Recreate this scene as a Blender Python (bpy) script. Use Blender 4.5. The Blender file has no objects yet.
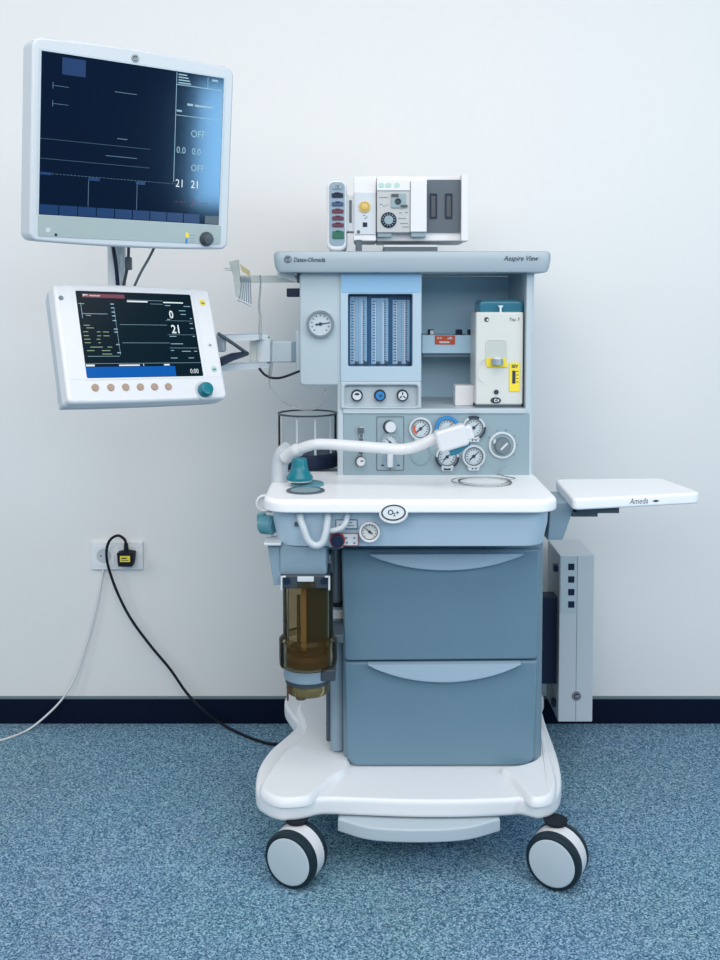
import bpy, bmesh, math
from math import sin, cos, pi, radians as R
from mathutils import Vector, Matrix

S = bpy.context.scene
COL = S.collection
# ------------------------------------------------------------------ camera
FPX, TILT, DIST, HGT = 1000.0, R(3.0), 2.889, 1.244      # focal length in px of the 720x960 frame
cam_d = bpy.data.cameras.new('camera')
cam_d.sensor_fit = 'AUTO'; cam_d.sensor_width = 36.0
cam_d.lens = FPX * 36.0 / 960.0
cam_d.shift_y = -128.0 / 960.0
cam_d.clip_start = 0.05
cam = bpy.data.objects.new('camera', cam_d); COL.objects.link(cam)
cam.location = (0, -DIST, HGT); cam.rotation_euler = (pi/2 - TILT, 0, 0)
S.camera = cam
# ------------------------------------------------------------------ light
S.view_settings.view_transform = 'Standard'; S.view_settings.look = 'None'
S.view_settings.exposure = 0.0; S.view_settings.gamma = 1.0
S.view_settings.use_curve_mapping = False
try:
    S.cycles.use_denoising = True
    S.cycles.max_bounces = 10; S.cycles.transparent_max_bounces = 24
except Exception: pass
wd = bpy.data.worlds.new('fill_light'); S.world = wd; wd.use_nodes = True
wd.node_tree.nodes['Background'].inputs[0].default_value = (0.62, 0.86, 1.0, 1)
wd.node_tree.nodes['Background'].inputs[1].default_value = 0.36

def area(name, loc, target, sx, sy, watts, col):
    l = bpy.data.lights.new(name, 'AREA'); l.shape = 'RECTANGLE'; l.size = sx; l.size_y = sy
    l.energy = watts; l.color = col
    o = bpy.data.objects.new(name, l); COL.objects.link(o); o.location = loc
    d = Vector(target) - Vector(loc); o.rotation_euler = d.to_track_quat('-Z', 'Y').to_euler()
    return o
area('overhead_light', (0.15, -1.95, 2.75), (0.15, -1.5, 0), 2.5, 1.3, 32, (1.0, 0.90, 0.85))
area('overhead_light', (0.15, -4.1, 2.45), (0.15, -0.5, 0.7), 5.6, 1.5, 88, (1.0, 0.965, 0.965))  # unseen front fill, widened and lowered to brighten the wall and bay
area('fill_light', (-2.9, -1.9, 2.2), (-0.3, 0.0, 1.05), 1.0, 1.4, 20, (0.97, 0.97, 1.0))  # added fill from the left, lifts the shaded wall beside the machine
area('window_daylight', (2.40, -2.16, 1.62), (-0.3, -0.8, 1.55), 0.36, 0.60, 19, (0.60, 0.82, 1.0))

# ------------------------------------------------------------------ picture coordinates -> place
_fw = Vector((0, cos(TILT), -sin(TILT))); _up = Vector((0, sin(TILT), cos(TILT))); _rt = Vector((1, 0, 0))
_C = Vector((0, -DIST, HGT))
def _ray(px, py): return _fw + _rt*((px-360)/FPX) + _up*((352-py)/FPX)
def P(px, py, Y):
    d = _ray(px, py); return _C + d*((Y + DIST)/d.y)
def PZ(px, py, Z):
    d = _ray(px, py); return _C + d*((Z - HGT)/d.z)
def XZ(px, py, Y):
    p = P(px, py, Y); return (p.x, p.z)
def RC(x0, y0, x1, y1, Y):
    a = P(x0, y1, Y); b = P(x1, y0, Y); return a.x, a.z, b.x, b.z
def SC(Y): return (Y + DIST)/FPX                          # metres per px at depth Y
def F(Y): return Matrix(((1,0,0,0),(0,0,-1,Y),(0,1,0,0),(0,0,0,1)))   # local (x, z, out) -> a face looking at -Y

# ------------------------------------------------------------------ materials
def mat(name, rgb, rough=0.45, metal=0.0, spec=0.5, emit=0.0, vary=0.012, scale=60, coat=0.0, ergb=None):
    m = bpy.data.materials.new(name); m.use_nodes = True
    nt = m.node_tree; b = nt.nodes['Principled BSDF']
    b.inputs['Metallic'].default_value = metal
    b.inputs['Specular IOR Level'].default_value = spec
    if coat: b.inputs['Coat Weight'].default_value = coat; b.inputs['Coat Roughness'].default_value = 0.15
    tc = nt.nodes.new('ShaderNodeTexCoord'); n = nt.nodes.new('ShaderNodeTexNoise')
    n.inputs['Scale'].default_value = scale; n.inputs['Detail'].default_value = 3
    nt.links.new(tc.outputs['Object'], n.inputs['Vector'])
    mr = nt.nodes.new('ShaderNodeMapRange')
    mr.inputs['To Min'].default_value = max(0.0, rough-0.012); mr.inputs['To Max'].default_value = min(1, rough+0.012)
    nt.links.new(n.outputs['Fac'], mr.inputs['Value']); nt.links.new(mr.outputs['Result'], b.inputs['Roughness'])
    mx = nt.nodes.new('ShaderNodeMix'); mx.data_type = 'RGBA'
    mx.inputs['A'].default_value = (*[c*(1-vary) for c in rgb], 1); mx.inputs['B'].default_value = (*[min(1, c*(1+vary)) for c in rgb], 1)
    nt.links.new(n.outputs['Fac'], mx.inputs['Factor']); nt.links.new(mx.outputs['Result'], b.inputs['Base Color'])
    if emit:
        b.inputs['Emission Color'].default_value = (*(ergb or rgb), 1); b.inputs['Emission Strength'].default_value = emit
    return m
def clear(name, tint, gloss=0.25, rough=0.06, body=0.0, brgb=(1,1,1)):
    """clear plastic or glass: tinted see-through, a Fresnel shine and a little milky body"""
    m = bpy.data.materials.new(name); m.use_nodes = True; nt = m.node_tree
    for n in list(nt.nodes): nt.nodes.remove(n)
    out = nt.nodes.new('ShaderNodeOutputMaterial'); tr = nt.nodes.new('ShaderNodeBsdfTransparent'); gl = nt.nodes.new('ShaderNodeBsdfGlossy')
    df = nt.nodes.new('ShaderNodeBsdfDiffuse'); df.inputs['Color'].default_value = (*brgb, 1)
    tc = nt.nodes.new('ShaderNodeTexCoord'); no = nt.nodes.new('ShaderNodeTexNoise'); no.inputs['Scale'].default_value = 40
    nt.links.new(tc.outputs['Object'], no.inputs['Vector'])
    mr = nt.nodes.new('ShaderNodeMapRange'); mr.inputs['To Min'].default_value = rough*0.7; mr.inputs['To Max'].default_value = rough*1.3
    nt.links.new(no.outputs['Fac'], mr.inputs['Value']); nt.links.new(mr.outputs['Result'], gl.inputs['Roughness'])
    tr.inputs['Color'].default_value = (*tint, 1)
    lw = nt.nodes.new('ShaderNodeLayerWeight'); lw.inputs['Blend'].default_value = gloss
    m1 = nt.nodes.new('ShaderNodeMixShader'); m1.inputs[0].default_value = body
    nt.links.new(tr.outputs[0], m1.inputs[1]); nt.links.new(df.outputs[0], m1.inputs[2])
    m2 = nt.nodes.new('ShaderNodeMixShader'); nt.links.new(lw.outputs['Fresnel'], m2.inputs[0])
    nt.links.new(m1.outputs[0], m2.inputs[1]); nt.links.new(gl.outputs[0], m2.inputs[2])
    nt.links.new(m2.outputs[0], out.inputs[0])
    return m
M = dict(
    white=mat('white_plastic', (0.72, 0.73, 0.75), 0.38),
    gloss=mat('glossy_white_plastic', (0.71, 0.725, 0.75), 0.32),
    basew=mat('white_moulded_plastic', (0.80, 0.82, 0.84), 0.38),
    pale=mat('pale_grey_plastic', (0.47, 0.55, 0.60), 0.42),
    bluewhite=mat('bluish_white_plastic', (0.42, 0.505, 0.55), 0.4),
    flow=mat('light_blue_plastic', (0.42, 0.545, 0.635), 0.35),
    blueglow=mat('painted_blue_glow', (0.25, 0.465, 0.67), 0.35),  # blue glow above the flow window, put into the colour
    bay=mat('light_steel_blue_paint', (0.53, 0.77, 0.92), 0.4),
    panel=mat('grey_blue_panel', (0.26, 0.355, 0.40), 0.45),
    apron=mat('blue_grey_moulding', (0.45, 0.575, 0.67), 0.4),
    drawer=mat('slate_blue_paint', (0.135, 0.235, 0.31), 0.42, vary=0.03, scale=8),
    handle=mat('pale_slate_plastic', (0.36, 0.48, 0.58), 0.4),
    side=mat('mid_blue_grey', (0.18, 0.26, 0.32), 0.45),
    housing=mat('steel_blue_housing', (0.23, 0.325, 0.40), 0.4),
    grey=mat('grey_metal', (0.42, 0.48, 0.53), 0.35, 0.6),
    chrome=mat('bright_metal', (0.72, 0.76, 0.80), 0.18, 0.9),
    lgrey=mat('light_grey_plastic', (0.62, 0.67, 0.70), 0.4),
    strip=mat('grey_green_strip', (0.34, 0.42, 0.42), 0.4),
    bezel=mat('off_white_bezel', (0.55, 0.60, 0.64), 0.4),
    dark=mat('dark_grey_plastic', (0.045, 0.06, 0.075), 0.4),
    slot=mat('slate_grey_plastic', (0.075, 0.105, 0.13), 0.45),
    black=mat('black_rubber', (0.008, 0.011, 0.02), 0.6, spec=0.22),
    tyre=mat('dark_tyre_rubber', (0.012, 0.026, 0.036), 0.4, spec=0.22),
    hubc=mat('wheel_disc_plastic', (0.50, 0.58, 0.63), 0.4),
    navy=mat('navy_plastic', (0.01, 0.02, 0.05), 0.4, spec=0.22),
    teal=mat('teal_plastic', (0.0, 0.17, 0.22), 0.3),
    tealp=mat('pale_teal_plastic', (0.09, 0.27, 0.33), 0.4),
    tealg=mat('translucent_teal_plastic', (0.03, 0.17, 0.25), 0.2),
    yellow=mat('yellow_label', (0.85, 0.68, 0.04), 0.5),
    gold=mat('gold_button', (0.62, 0.45, 0.12), 0.4),
    tan=mat('tan_button', (0.38, 0.27, 0.20), 0.5),
    red=mat('red_label', (0.62, 0.09, 0.035), 0.5),
    redline=mat('dark_red_line', (0.35, 0.06, 0.06), 0.5),
    blue=mat('blue_plastic', (0.03, 0.22, 0.50), 0.4),
    deepblue=mat('deep_blue_plastic', (0.015, 0.09, 0.20), 0.4),
    cream=mat('cream_plastic', (0.63, 0.655, 0.625), 0.4),
    creamd=mat('warm_grey_plastic', (0.50, 0.55, 0.52), 0.45),
    beige=mat('beige_panel', (0.47, 0.495, 0.495), 0.45),
    dial=mat('dial_face', (0.50, 0.58, 0.62), 0.35),
    ink=mat('dark_ink', (0.02, 0.035, 0.06), 0.6),
    inkgrey=mat('grey_ink', (0.16, 0.22, 0.26), 0.6),
    amberdark=mat('brown_granules', (0.09, 0.05, 0.02), 0.45),
    copper=mat('copper_tube', (0.42, 0.25, 0.12), 0.35),
    c_navy=mat('blue_socket', (0.015, 0.06, 0.17), 0.4),
    c_maroon=mat('maroon_socket', (0.10, 0.015, 0.04), 0.4),
    c_green=mat('green_socket', (0.0, 0.12, 0.07), 0.4),
    mint=mat('mint_button', (0.42, 0.62, 0.56), 0.4),
    clear=clear('clear_plastic', (0.97, 0.98, 0.985), 0.07),
    tube=clear('clear_tubing', (0.80, 0.83, 0.84), 0.2, body=0.22, brgb=(0.62, 0.66, 0.67)),
    frost=clear('frosted_plastic', (0.80, 0.84, 0.83), 0.2, 0.2, body=0.55, brgb=(0.62, 0.68, 0.66)),
    amber=clear('amber_plastic', (0.80, 0.755, 0.655), 0.14, body=0.03, brgb=(0.5, 0.35, 0.12)),
    amberl=clear('pale_amber_plastic', (0.90, 0.85, 0.66), 0.2, body=0.15, brgb=(0.62, 0.55, 0.30)),
    sidem=mat('blue_grey_column', (0.24, 0.33, 0.40), 0.42),
    polem=mat('dull_grey_metal', (0.22, 0.27, 0.31), 0.35, 0.5),
    slabm=mat('top_shelf_plastic', (0.375, 0.455, 0.505), 0.42), wtop=mat('worktop_white', (0.90, 0.91, 0.93), 0.34),
    # lit displays
    scr=mat('lit_navy_screen', (0.001, 0.002, 0.008), 0.10, spec=0.40, emit=1.0, ergb=(0.0002, 0.0030, 0.014)),
    scr2=mat('lit_teal_black_screen', (0.001, 0.003, 0.005), 0.2, spec=0.1, emit=1.0, ergb=(0.001, 0.010, 0.018)),
    s_blue=mat('lit_blue', (0.0, 0.02, 0.05), 0.3, spec=0.12, emit=1.0, ergb=(0.0, 0.085, 0.40)),
    s_dblue=mat('lit_dim_blue', (0.0, 0.01, 0.03), 0.3, spec=0.3, emit=1.0, ergb=(0.0, 0.022, 0.10)),
    s_white=mat('lit_white', (0.02, 0.02, 0.02), 0.4, emit=1.0, ergb=(0.75, 0.85, 0.88)),
    s_cyan=mat('lit_pale_cyan', (0.02, 0.02, 0.02), 0.4, emit=1.0, ergb=(0.26, 0.46, 0.58)),
    s_dim=mat('lit_dim_cyan', (0.01, 0.01, 0.01), 0.4, emit=1.0, ergb=(0.06, 0.16, 0.24)),
    s_green=mat('lit_pale_green', (0.01, 0.01, 0.01), 0.4, emit=1.0, ergb=(0.26, 0.38, 0.22)),
    s_red=mat('lit_dark_red', (0.02, 0.0, 0.0), 0.4, emit=1.0, ergb=(0.15, 0.03, 0.065)),
)

M['scr'].node_tree.nodes['Principled BSDF'].inputs['Specular Tint'].default_value = (0.42, 0.72, 1.0, 1)
# ------------------------------------------------------------------ mesh builder
def rrect(x0, y0, x1, y1, r, n=4):
    r = min(r, (x1-x0)/2*0.999, (y1-y0)/2*0.999); pts = []
    for cx, cy, a0 in ((x1-r, y0+r, -pi/2), (x1-r, y1-r, 0), (x0+r, y1-r, pi/2), (x0+r, y0+r, pi)):
        for i in range(n+1):
            a = a0 + pi/2*i/n; pts.append((cx + r*cos(a), cy + r*sin(a)))
    return pts
def ell(cx, cy, rx, ry=None, n=32, a0=0.0):
    ry = rx if ry is None else ry
    return [(cx + rx*cos(a0 + 2*pi*i/n), cy + ry*sin(a0 + 2*pi*i/n)) for i in range(n)]
def offs(pts, d):
    """move a counter-clockwise outline outwards by d (inwards when negative)"""
    n = len(pts); out = []
    for i in range(n):
        p, a, b = Vector(pts[i]), Vector(pts[i-1]), Vector(pts[(i+1) % n])
        e1 = (p-a); e2 = (b-p)
        if e1.length < 1e-9: e1 = e2
        if e2.length < 1e-9: e2 = e1
        e1.normalize(); e2.normalize()
        n1 = Vector((e1.y, -e1.x)); n2 = Vector((e2.y, -e2.x)); m = n1 + n2
        if m.length < 1e-6: m = n1
        m.normalize(); k = max(0.5, m.dot(n1)); out.append(tuple(p + m*(d/k)))
    return out
def spline(pts, n=8):
    pts = [Vector(p) for p in pts]; o = []
    for i in range(len(pts)-1):
        a = pts[max(i-1, 0)]; b = pts[i]; c = pts[i+1]; d = pts[min(i+2, len(pts)-1)]
        for k in range(n):
            t = k/n
            o.append(0.5*((2*b) + (c-a)*t + (2*a-5*b+4*c-d)*t*t + (3*b-a-3*c+d)*t**3))
    o.append(pts[-1]); return o
def cspline(pts, n=6):
    """closed smooth outline through 2-D points"""
    m = len(pts); v = [Vector(p) for p in pts]; o = []
    for i in range(m):
        a, b, c, d = v[i-1], v[i], v[(i+1) % m], v[(i+2) % m]
        for k in range(n):
            t = k/n
            q = 0.5*((2*b) + (c-a)*t + (2*a-5*b+4*c-d)*t*t + (3*b-a-3*c+d)*t**3); o.append((q.x, q.y))
    return o
W = {}
class MB:
    def __init__(s, M0=None): s.bm = bmesh.new(); s.M = M0 or Matrix(); s.mi = 0
    def at(s, m): s.M = m; return s
    def mt(s, i): s.mi = i; return s
    def rings(s, rings, cap0=True, cap1=True, loop=False):
        vs = [[s.bm.verts.new(s.M @ Vector(p)) for p in r] for r in rings]; n = len(vs[0]); fs = []
        m = len(vs)
        for i in range(m if loop else m-1):
            a, b = vs[i], vs[(i+1) % m]
            for k in range(n):
                try: fs.append(s.bm.faces.new((a[k], a[(k+1) % n], b[(k+1) % n], b[k])))
                except ValueError: pass
        if not loop:
            if cap0: fs.append(s.bm.faces.new(vs[0][::-1]))
            if cap1: fs.append(s.bm.faces.new(vs[-1]))
        for f in fs: f.material_index = s.mi
        return s
    def safe(s, o, d):
        # largest part of inset d that leaves no edge of the outline reversed
        k = 1.0
        while k > 0.05:
            q = offs(o, -d*k); n = len(o)
            if all((q[(i+1) % n][0]-q[i][0])*(o[(i+1) % n][0]-o[i][0]) + (q[(i+1) % n][1]-q[i][1])*(o[(i+1) % n][1]-o[i][1]) >= -1e-12 for i in range(n)): break
            k *= 0.8
        return k*0.97
    def slab(s, o, lo, hi, r0=0.0, r1=0.0, seg=3, rscale0=1.0, rscale1=1.0):
        rg = []
        if r0: rscale0 *= s.safe(o, r0)
        if r1: rscale1 *= s.safe(o, r1)
        if r0:
            for i in range(seg):
                a = pi/2*i/seg; rg.append((offs(o, -r0*rscale0*(1-sin(a))), lo + r0*(1-cos(a))))
            rg.append((o, lo + r0))
        else: rg.append((o, lo))
        if r1:
            rg.append((o, hi - r1))
            for i in range(1, seg+1):
                a = pi/2*i/seg; rg.append((offs(o, -r1*rscale1*(1-cos(a))), hi - r1*(1-sin(a))))
        else: rg.append((o, hi))
        return s.rings([[(x, y, w) for x, y in q] for q, w in rg])
    def loft(s, outs): return s.rings([[(x, y, w) for x, y in q] for q, w in outs])
    def frame(s, outer, inner, lo, hi, b=0.0):
        rg = [(outer, lo)] + ([(outer, hi-b), (offs(outer, -b), hi)] if b else [(outer, hi)])
        rg += ([(offs(inner, b), hi), (inner, hi-b)] if b else [(inner, hi)]) + [(inner, lo)]
        return s.rings([[(x, y, w) for x, y in q] for q, w in rg], loop=True)
    def box(s, x0, x1, y0, y1, z0, z1, b=0.0):
        if x0 > x1: x0, x1 = x1, x0
        if y0 > y1: y0, y1 = y1, y0
        if z0 > z1: z0, z1 = z1, z0
        b = min(b, (x1-x0)/2.01, (y1-y0)/2.01, (z1-z0)/2.01)
        return s.slab(rrect(x0, y0, x1, y1, b, 3) if b else [(x0,y0),(x1,y0),(x1,y1),(x0,y1)], z0, z1, b, b)
    def lathe(s, prof, n=32, c=(0, 0)):
        return s.rings([[(c[0] + r*cos(2*pi*i/n), c[1] + r*sin(2*pi*i/n), w) for i in range(n)] for r, w in prof])
    def cyl(s, a, b, r0, r1=None, n=24, bev=0.0):
        r1 = r0 if r1 is None else r1; a = Vector(a); b = Vector(b); d = b-a; L = d.length
        old = s.M; s.M = old @ Matrix.Translation(a) @ d.to_track_quat('Z', 'Y').to_matrix().to_4x4()
        s.lathe([(r0-bev, 0), (r0, bev), (r1, L-bev), (r1-bev, L)] if bev else [(r0, 0), (r1, L)], n); s.M = old
        return s
    def tube(s, pts, r, n=10, cap=True):
        pts = [Vector(p) for p in pts]; rr = r if isinstance(r, (list, tuple)) else [r]*len(pts)
        t0 = (pts[1]-pts[0]).normalized(); u = t0.orthogonal().normalized(); rg = []
        for i, p in enumerate(pts):
            t = (pts[min(i+1, len(pts)-1)] - pts[max(i-1, 0)]).normalized()
            u = (u - t*u.dot(t)).normalized(); v = t.cross(u)
            rg.append([tuple(p + (u*cos(2*pi*k/n) + v*sin(2*pi*k/n))*rr[i]) for k in range(n)])
        return s.rings(rg)
    def flat(s, pts, w):
        f = s.bm.faces.new([s.bm.verts.new(s.M @ Vector((x, y, w))) for x, y in pts]); f.material_index = s.mi; return s
    def bar(s, x0, y0, x1, y1, w, t=0.0003): return s.slab([(x0,y0),(x1,y0),(x1,y1),(x0,y1)], w, w+t)
    def arc(s, cx, cy, r0, r1, a0, a1, lo, hi, n=16):
        o = [(cx + r1*cos(a0+(a1-a0)*i/n), cy + r1*sin(a0+(a1-a0)*i/n)) for i in range(n+1)]
        o += [(cx + r0*cos(a1-(a1-a0)*i/n), cy + r0*sin(a1-(a1-a0)*i/n)) for i in range(n+1)]
        for k in range(n):
            q = [o[k], o[k+1], o[2*n-k], o[2*n+1-k]]; s.slab(q, lo, hi)
        return s
    def text(s, body, x, y, size, w, align='LEFT', shear=0.0, sx=1.0, thick=0.0):
        c = bpy.data.curves.new('t', 'FONT'); c.body = body; c.size = size; c.align_x = align; c.shear = shear; c.resolution_u = 2
        if thick: c.offset = thick
        o = bpy.data.objects.new('t', c); COL.objects.link(o)
        dg = bpy.context.evaluated_depsgraph_get(); me = o.evaluated_get(dg).to_mesh()
        vs = [s.bm.verts.new(s.M @ Vector((x + v.co.x*sx, y + v.co.y, w))) for v in me.vertices]
        for p in me.polygons:
            try: f = s.bm.faces.new([vs[i] for i in p.vertices]); f.material_index = s.mi
            except ValueError: pass
        bpy.data.objects.remove(o); bpy.data.curves.remove(c); return s
    def parts(s, names, mats, parent):
        """one object per material"""
        for i, (nm, m) in enumerate(zip(names, mats)):
            q = MB(); q.bm.free(); q.bm = s.bm.copy()
            bmesh.ops.delete(q.bm, geom=[f for f in q.bm.faces if f.material_index != i], context='FACES')
            for f in q.bm.faces: f.material_index = 0
            q.build(nm, m, parent, local=True, recalc=False)
        s.bm.free()
    def build(s, name, mats, parent=None, local=False, angle=38, label=None, recalc=True):
        if parent is not None and not local: s.bm.transform(W[parent.name].inverted())
        if recalc: bmesh.ops.recalc_face_normals(s.bm, faces=s.bm.faces[:])
        me = bpy.data.meshes.new(name); s.bm.to_mesh(me); s.bm.free()
        for m in (mats if isinstance(mats, (list, tuple)) else [mats]): me.materials.append(M[m] if isinstance(m, str) else m)
        for p in me.polygons: p.use_smooth = True
        me.set_sharp_from_angle(angle=R(angle))
        o = bpy.data.objects.new(name, me); COL.objects.link(o)
        wn = o.modifiers.new('normals', 'WEIGHTED_NORMAL'); wn.keep_sharp = True; wn.weight = 60
        if parent is not None: o.parent = parent; W[o.name] = W[parent.name]
        else: W[o.name] = Matrix()
        if label: o['label'] = label
        return o
def tag(o, label, cat, group=None):
    o['label'] = label; o['category'] = cat
    if group: o['group'] = group
    return o
def thing(name, label, cat, loc=(0,0,0), rot=None, group=None):
    o = bpy.data.objects.new(name, None); o.empty_display_size = 0.05; COL.objects.link(o)
    m = Matrix.Translation(Vector(loc)) @ (rot.to_4x4() if rot else Matrix())
    o.matrix_world = m; W[o.name] = m.copy()
    return tag(o, label, cat, group)
def struct(o): o['kind'] = 'structure'; return o

# ------------------------------------------------------------------ the room
def carpet_mat():
    m = mat('blue_carpet', (0.1, 0.2, 0.3), 0.95, spec=0.15); nt = m.node_tree; b = nt.nodes['Principled BSDF']
    tc = nt.nodes.new('ShaderNodeTexCoord')
    a0 = nt.nodes.new('ShaderNodeTexVoronoi'); a0.inputs['Scale'].default_value = 340; a0.inputs['Randomness'].default_value = 1.0
    sep = nt.nodes.new('ShaderNodeSeparateColor')
    a1 = nt.nodes.new('ShaderNodeTexNoise'); a1.inputs['Scale'].default_value = 260; a1.inputs['Detail'].default_value = 4; a1.inputs['Roughness'].default_value = 0.7
    c = nt.nodes.new('ShaderNodeTexNoise'); c.inputs['Scale'].default_value = 2.2; c.inputs['Detail'].default_value = 3
    for q in (a0, a1, c): nt.links.new(tc.outputs['Object'], q.inputs['Vector'])
    nt.links.new(a0.outputs['Color'], sep.inputs['Color'])
    a = nt.nodes.new('ShaderNodeMix'); a.data_type = 'FLOAT'; a.inputs['Factor'].default_value = 0.5
    nt.links.new(sep.outputs[0], a.inputs['A']); nt.links.new(a1.outputs['Fac'], a.inputs['B'])
    r = nt.nodes.new('ShaderNodeValToRGB'); e = r.color_ramp.elements
    e[0].position = 0.22; e[0].color = (0.02, 0.075, 0.14, 1); e[1].position = 0.80; e[1].color = (0.50, 0.72, 0.85, 1)
    k = e.new(0.5); k.color = (0.145, 0.29, 0.42, 1)
    nt.links.new(a.outputs['Result'], r.inputs['Fac'])
    mx = nt.nodes.new('ShaderNodeMix'); mx.data_type = 'RGBA'; mx.blend_type = 'MULTIPLY'; mx.inputs['Factor'].default_value = 0.25
    nt.links.new(r.outputs['Color'], mx.inputs['A']); nt.links.new(c.outputs['Color'], mx.inputs['B'])
    nt.links.new(mx.outputs['Result'], b.inputs['Base Color'])
    bp = nt.nodes.new('ShaderNodeBump'); bp.inputs['Strength'].default_value = 0.6; bp.inputs['Distance'].default_value = 0.004
    nt.links.new(a.outputs['Result'], bp.inputs['Height']); nt.links.new(bp.outputs['Normal'], b.inputs['Normal'])
    return m
def wall_mat():
    m = mat('painted_wall', (0.79, 0.79, 0.78), 0.85, spec=0.25, vary=0.012, scale=3)
    nt = m.node_tree; b = nt.nodes['Principled BSDF']; n = nt.nodes.new('ShaderNodeTexNoise'); n.inputs['Scale'].default_value = 220
    tc = nt.nodes.new('ShaderNodeTexCoord'); nt.links.new(tc.outputs['Object'], n.inputs['Vector'])
    bp = nt.nodes.new('ShaderNodeBump'); bp.inputs['Strength'].default_value = 0.05; bp.inputs['Distance'].default_value = 0.001
    nt.links.new(n.outputs['Fac'], bp.inputs['Height']); nt.links.new(bp.outputs['Normal'], b.inputs['Normal'])
    return m
struct(MB().box(-4, 4, -5, 0.1, -0.1, 0).build('floor', carpet_mat()))
struct(MB().box(-4, 4, 0, 0.1, 0, 2.8).build('wall_back', wall_mat()))
b = MB().slab([(-4, -0.013), (4, -0.013), (4, 0), (-4, 0)], 0, 0.074)
b.mt(1).box(-4, 4, -0.014, 0, 0.074, 0.078)
struct(b.build('baseboard_back', [mat('navy_skirting', (0.0022, 0.006, 0.022), 0.5, spec=0.15), mat('skirting_top_edge', (0.13, 0.19, 0.22), 0.5)]))

# ------------------------------------------------------------------ wall socket and the two cables
sx0, sz0, sx1, sz1 = RC(92, 541, 143.5, 569, 0)
sock = thing('wall_socket', 'white double wall socket on the wall left of the medical cart', 'socket', ((sx0+sx1)/2, 0, sz0))
MB(F(0)).slab(rrect(sx0, sz0, sx1, sz1, 0.004), 0, 0.011, 0, 0.003).build('plate', 'basew', sock)
for cxp in (105, 129.5):
    cx, cz = XZ(cxp, 555, 0)
    b = MB(F(-0.0105)); b.frame(rrect(cx-0.03, cz-0.03, cx+0.03, cz+0.03, 0.003, 7), ell(cx, cz, 0.021, n=32, a0=-pi/2+pi/32), 0, 0.002, 0.0006)
    b.mt(1).frame(ell(cx, cz, 0.0212), ell(cx, cz, 0.0185), 0, 0.0015)
    b.mt(2).slab(ell(cx, cz, 0.0185), 0, 0.0008)
    if cxp < 110: b.mt(3); [b.slab(ell(cx+d, cz, 0.0025, n=12), 0.0008, 0.0011) for d in (-0.0095, 0.0095)]
    b.build('socket_insert', ['basew', 'creamd', 'bezel', 'ink'], sock)

pc = P(126.3, 552, -0.03)
plug = thing('power_cable', 'black power cable plugged into wall socket, running down to the carpet', 'cable', (pc.x, 0, pc.z))
x0, z0, x1, z1 = RC(118.3, 551, 134.5, 565.5, -0.03)
o = [(x0+0.006, z0), (x1-0.008, z0), (x1-0.003, z0+0.006), (x1, z1-0.012), (x1-0.003, z1-0.002), (x0+0.003, z1-0.002), (x0, z1-0.012), (x0+0.002, z0+0.006)]
b = MB(F(-0.0125)).slab(cspline(o, 3), 0, 0.034, 0.002, 0.006)
b.cyl((pc.x, z1-0.004, 0.017), (pc.x-0.001, z1+0.022, 0.016), 0.0075, 0.0058)
b.build('plug', 'black', plug)
lx0, lz0, lx1, lz1 = RC(120, 556, 130, 562, -0.047)
b = MB(F(-0.0464)); b.slab(rrect(lx0, lz0, lx1, lz1, 0.001), 0, 0.0006)
b.mt(1); b.bar(lx0+0.004, lz0+0.009, lx0+0.02, lz0+0.0125, 0.0006); b.bar(lx0+0.003, lz0+0.004, lx0+0.024, lz0+0.006, 0.0006)
b.build('plug_label', ['yellow', 'ink'], plug, label='small yellow sticker')
pts = [P(126.2, 545, -0.029), P(124.5, 539.5, -0.03), P(118.5, 535.6, -0.033), P(111.5, 538.5, -0.035), P(107.3, 546, -0.036), P(106.6, 557, -0.034),
       P(109.5, 571, -0.03), P(118, 594, -0.027), P(131, 619, -0.026), P(150, 645, -0.028), P(170, 669, -0.032), P(186, 692, -0.04), P(203, 710, -0.052)]
pts += [PZ(222, 724, 0.012), PZ(240, 733.5, 0.0045), PZ(258, 740.5, 0.0045), PZ(274, 744, 0.0045), PZ(300, 741, 0.0045), PZ(330, 733, 0.0045)]
MB().tube(spline(pts, 8), 0.0040, 10).build('cord', 'black', plug)
pts = [P(103.4, 569.5, -0.006), P(102.4, 575, -0.009), P(98.5, 598, -0.011), P(92.5, 624, -0.012), P(85, 650, -0.014), P(75.5, 677, -0.02), P(63, 698, -0.03), P(48, 714, -0.045)]
pts += [PZ(30, 728.5, 0.007), PZ(14, 736, 0.0035), PZ(-4, 741, 0.0035), PZ(-40, 744, 0.0035), PZ(-90, 745, 0.0035)]
wc = MB().tube(spline(pts, 8), 0.0030, 10).build('power_cable', 'white')
tag(wc, 'thin white cable hanging from under the wall socket to the carpet', 'cable')

# ------------------------------------------------------------------ the machine
mac = thing('anesthesia_machine', 'large white and slate blue wheeled anesthesia machine with two drawers and gauges', 'medical machine', (0.11, -0.5, 0))
YW, YA, YD, YP = -0.80, -0.765, -0.63, -0.50

# base -------------------------------------------------------------
zb = 0.145
front_px = [(256, 798), (264, 807), (277, 812.5), (292, 813), (306, 811), (320, 807.5), (345, 807.5), (400, 809.5), (450, 810), (505, 808.5), (521, 807.5), (536, 811), (550, 809), (559, 801),
            (561.5, 786), (558, 766), (551, 745), (545, 728), (541, 712), (541, 700), (500, 694), (400, 692), (310, 692), (296, 695), (286, 703), (285, 712), (291, 722), (297, 732), (286, 744), (270, 758), (258, 777)]
base_o = cspline([tuple(PZ(x, y, zb).xy) for x, y in front_px], 5)
b = MB(); b.slab(base_o, 0.126, 0.166, 0.010, 0.012, 4)
b.build('base', 'basew', mac)
def lobe(px, z, zt):
    return cspline([tuple(PZ(x, y, z).xy) for x, y in px], 5), zt
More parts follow.
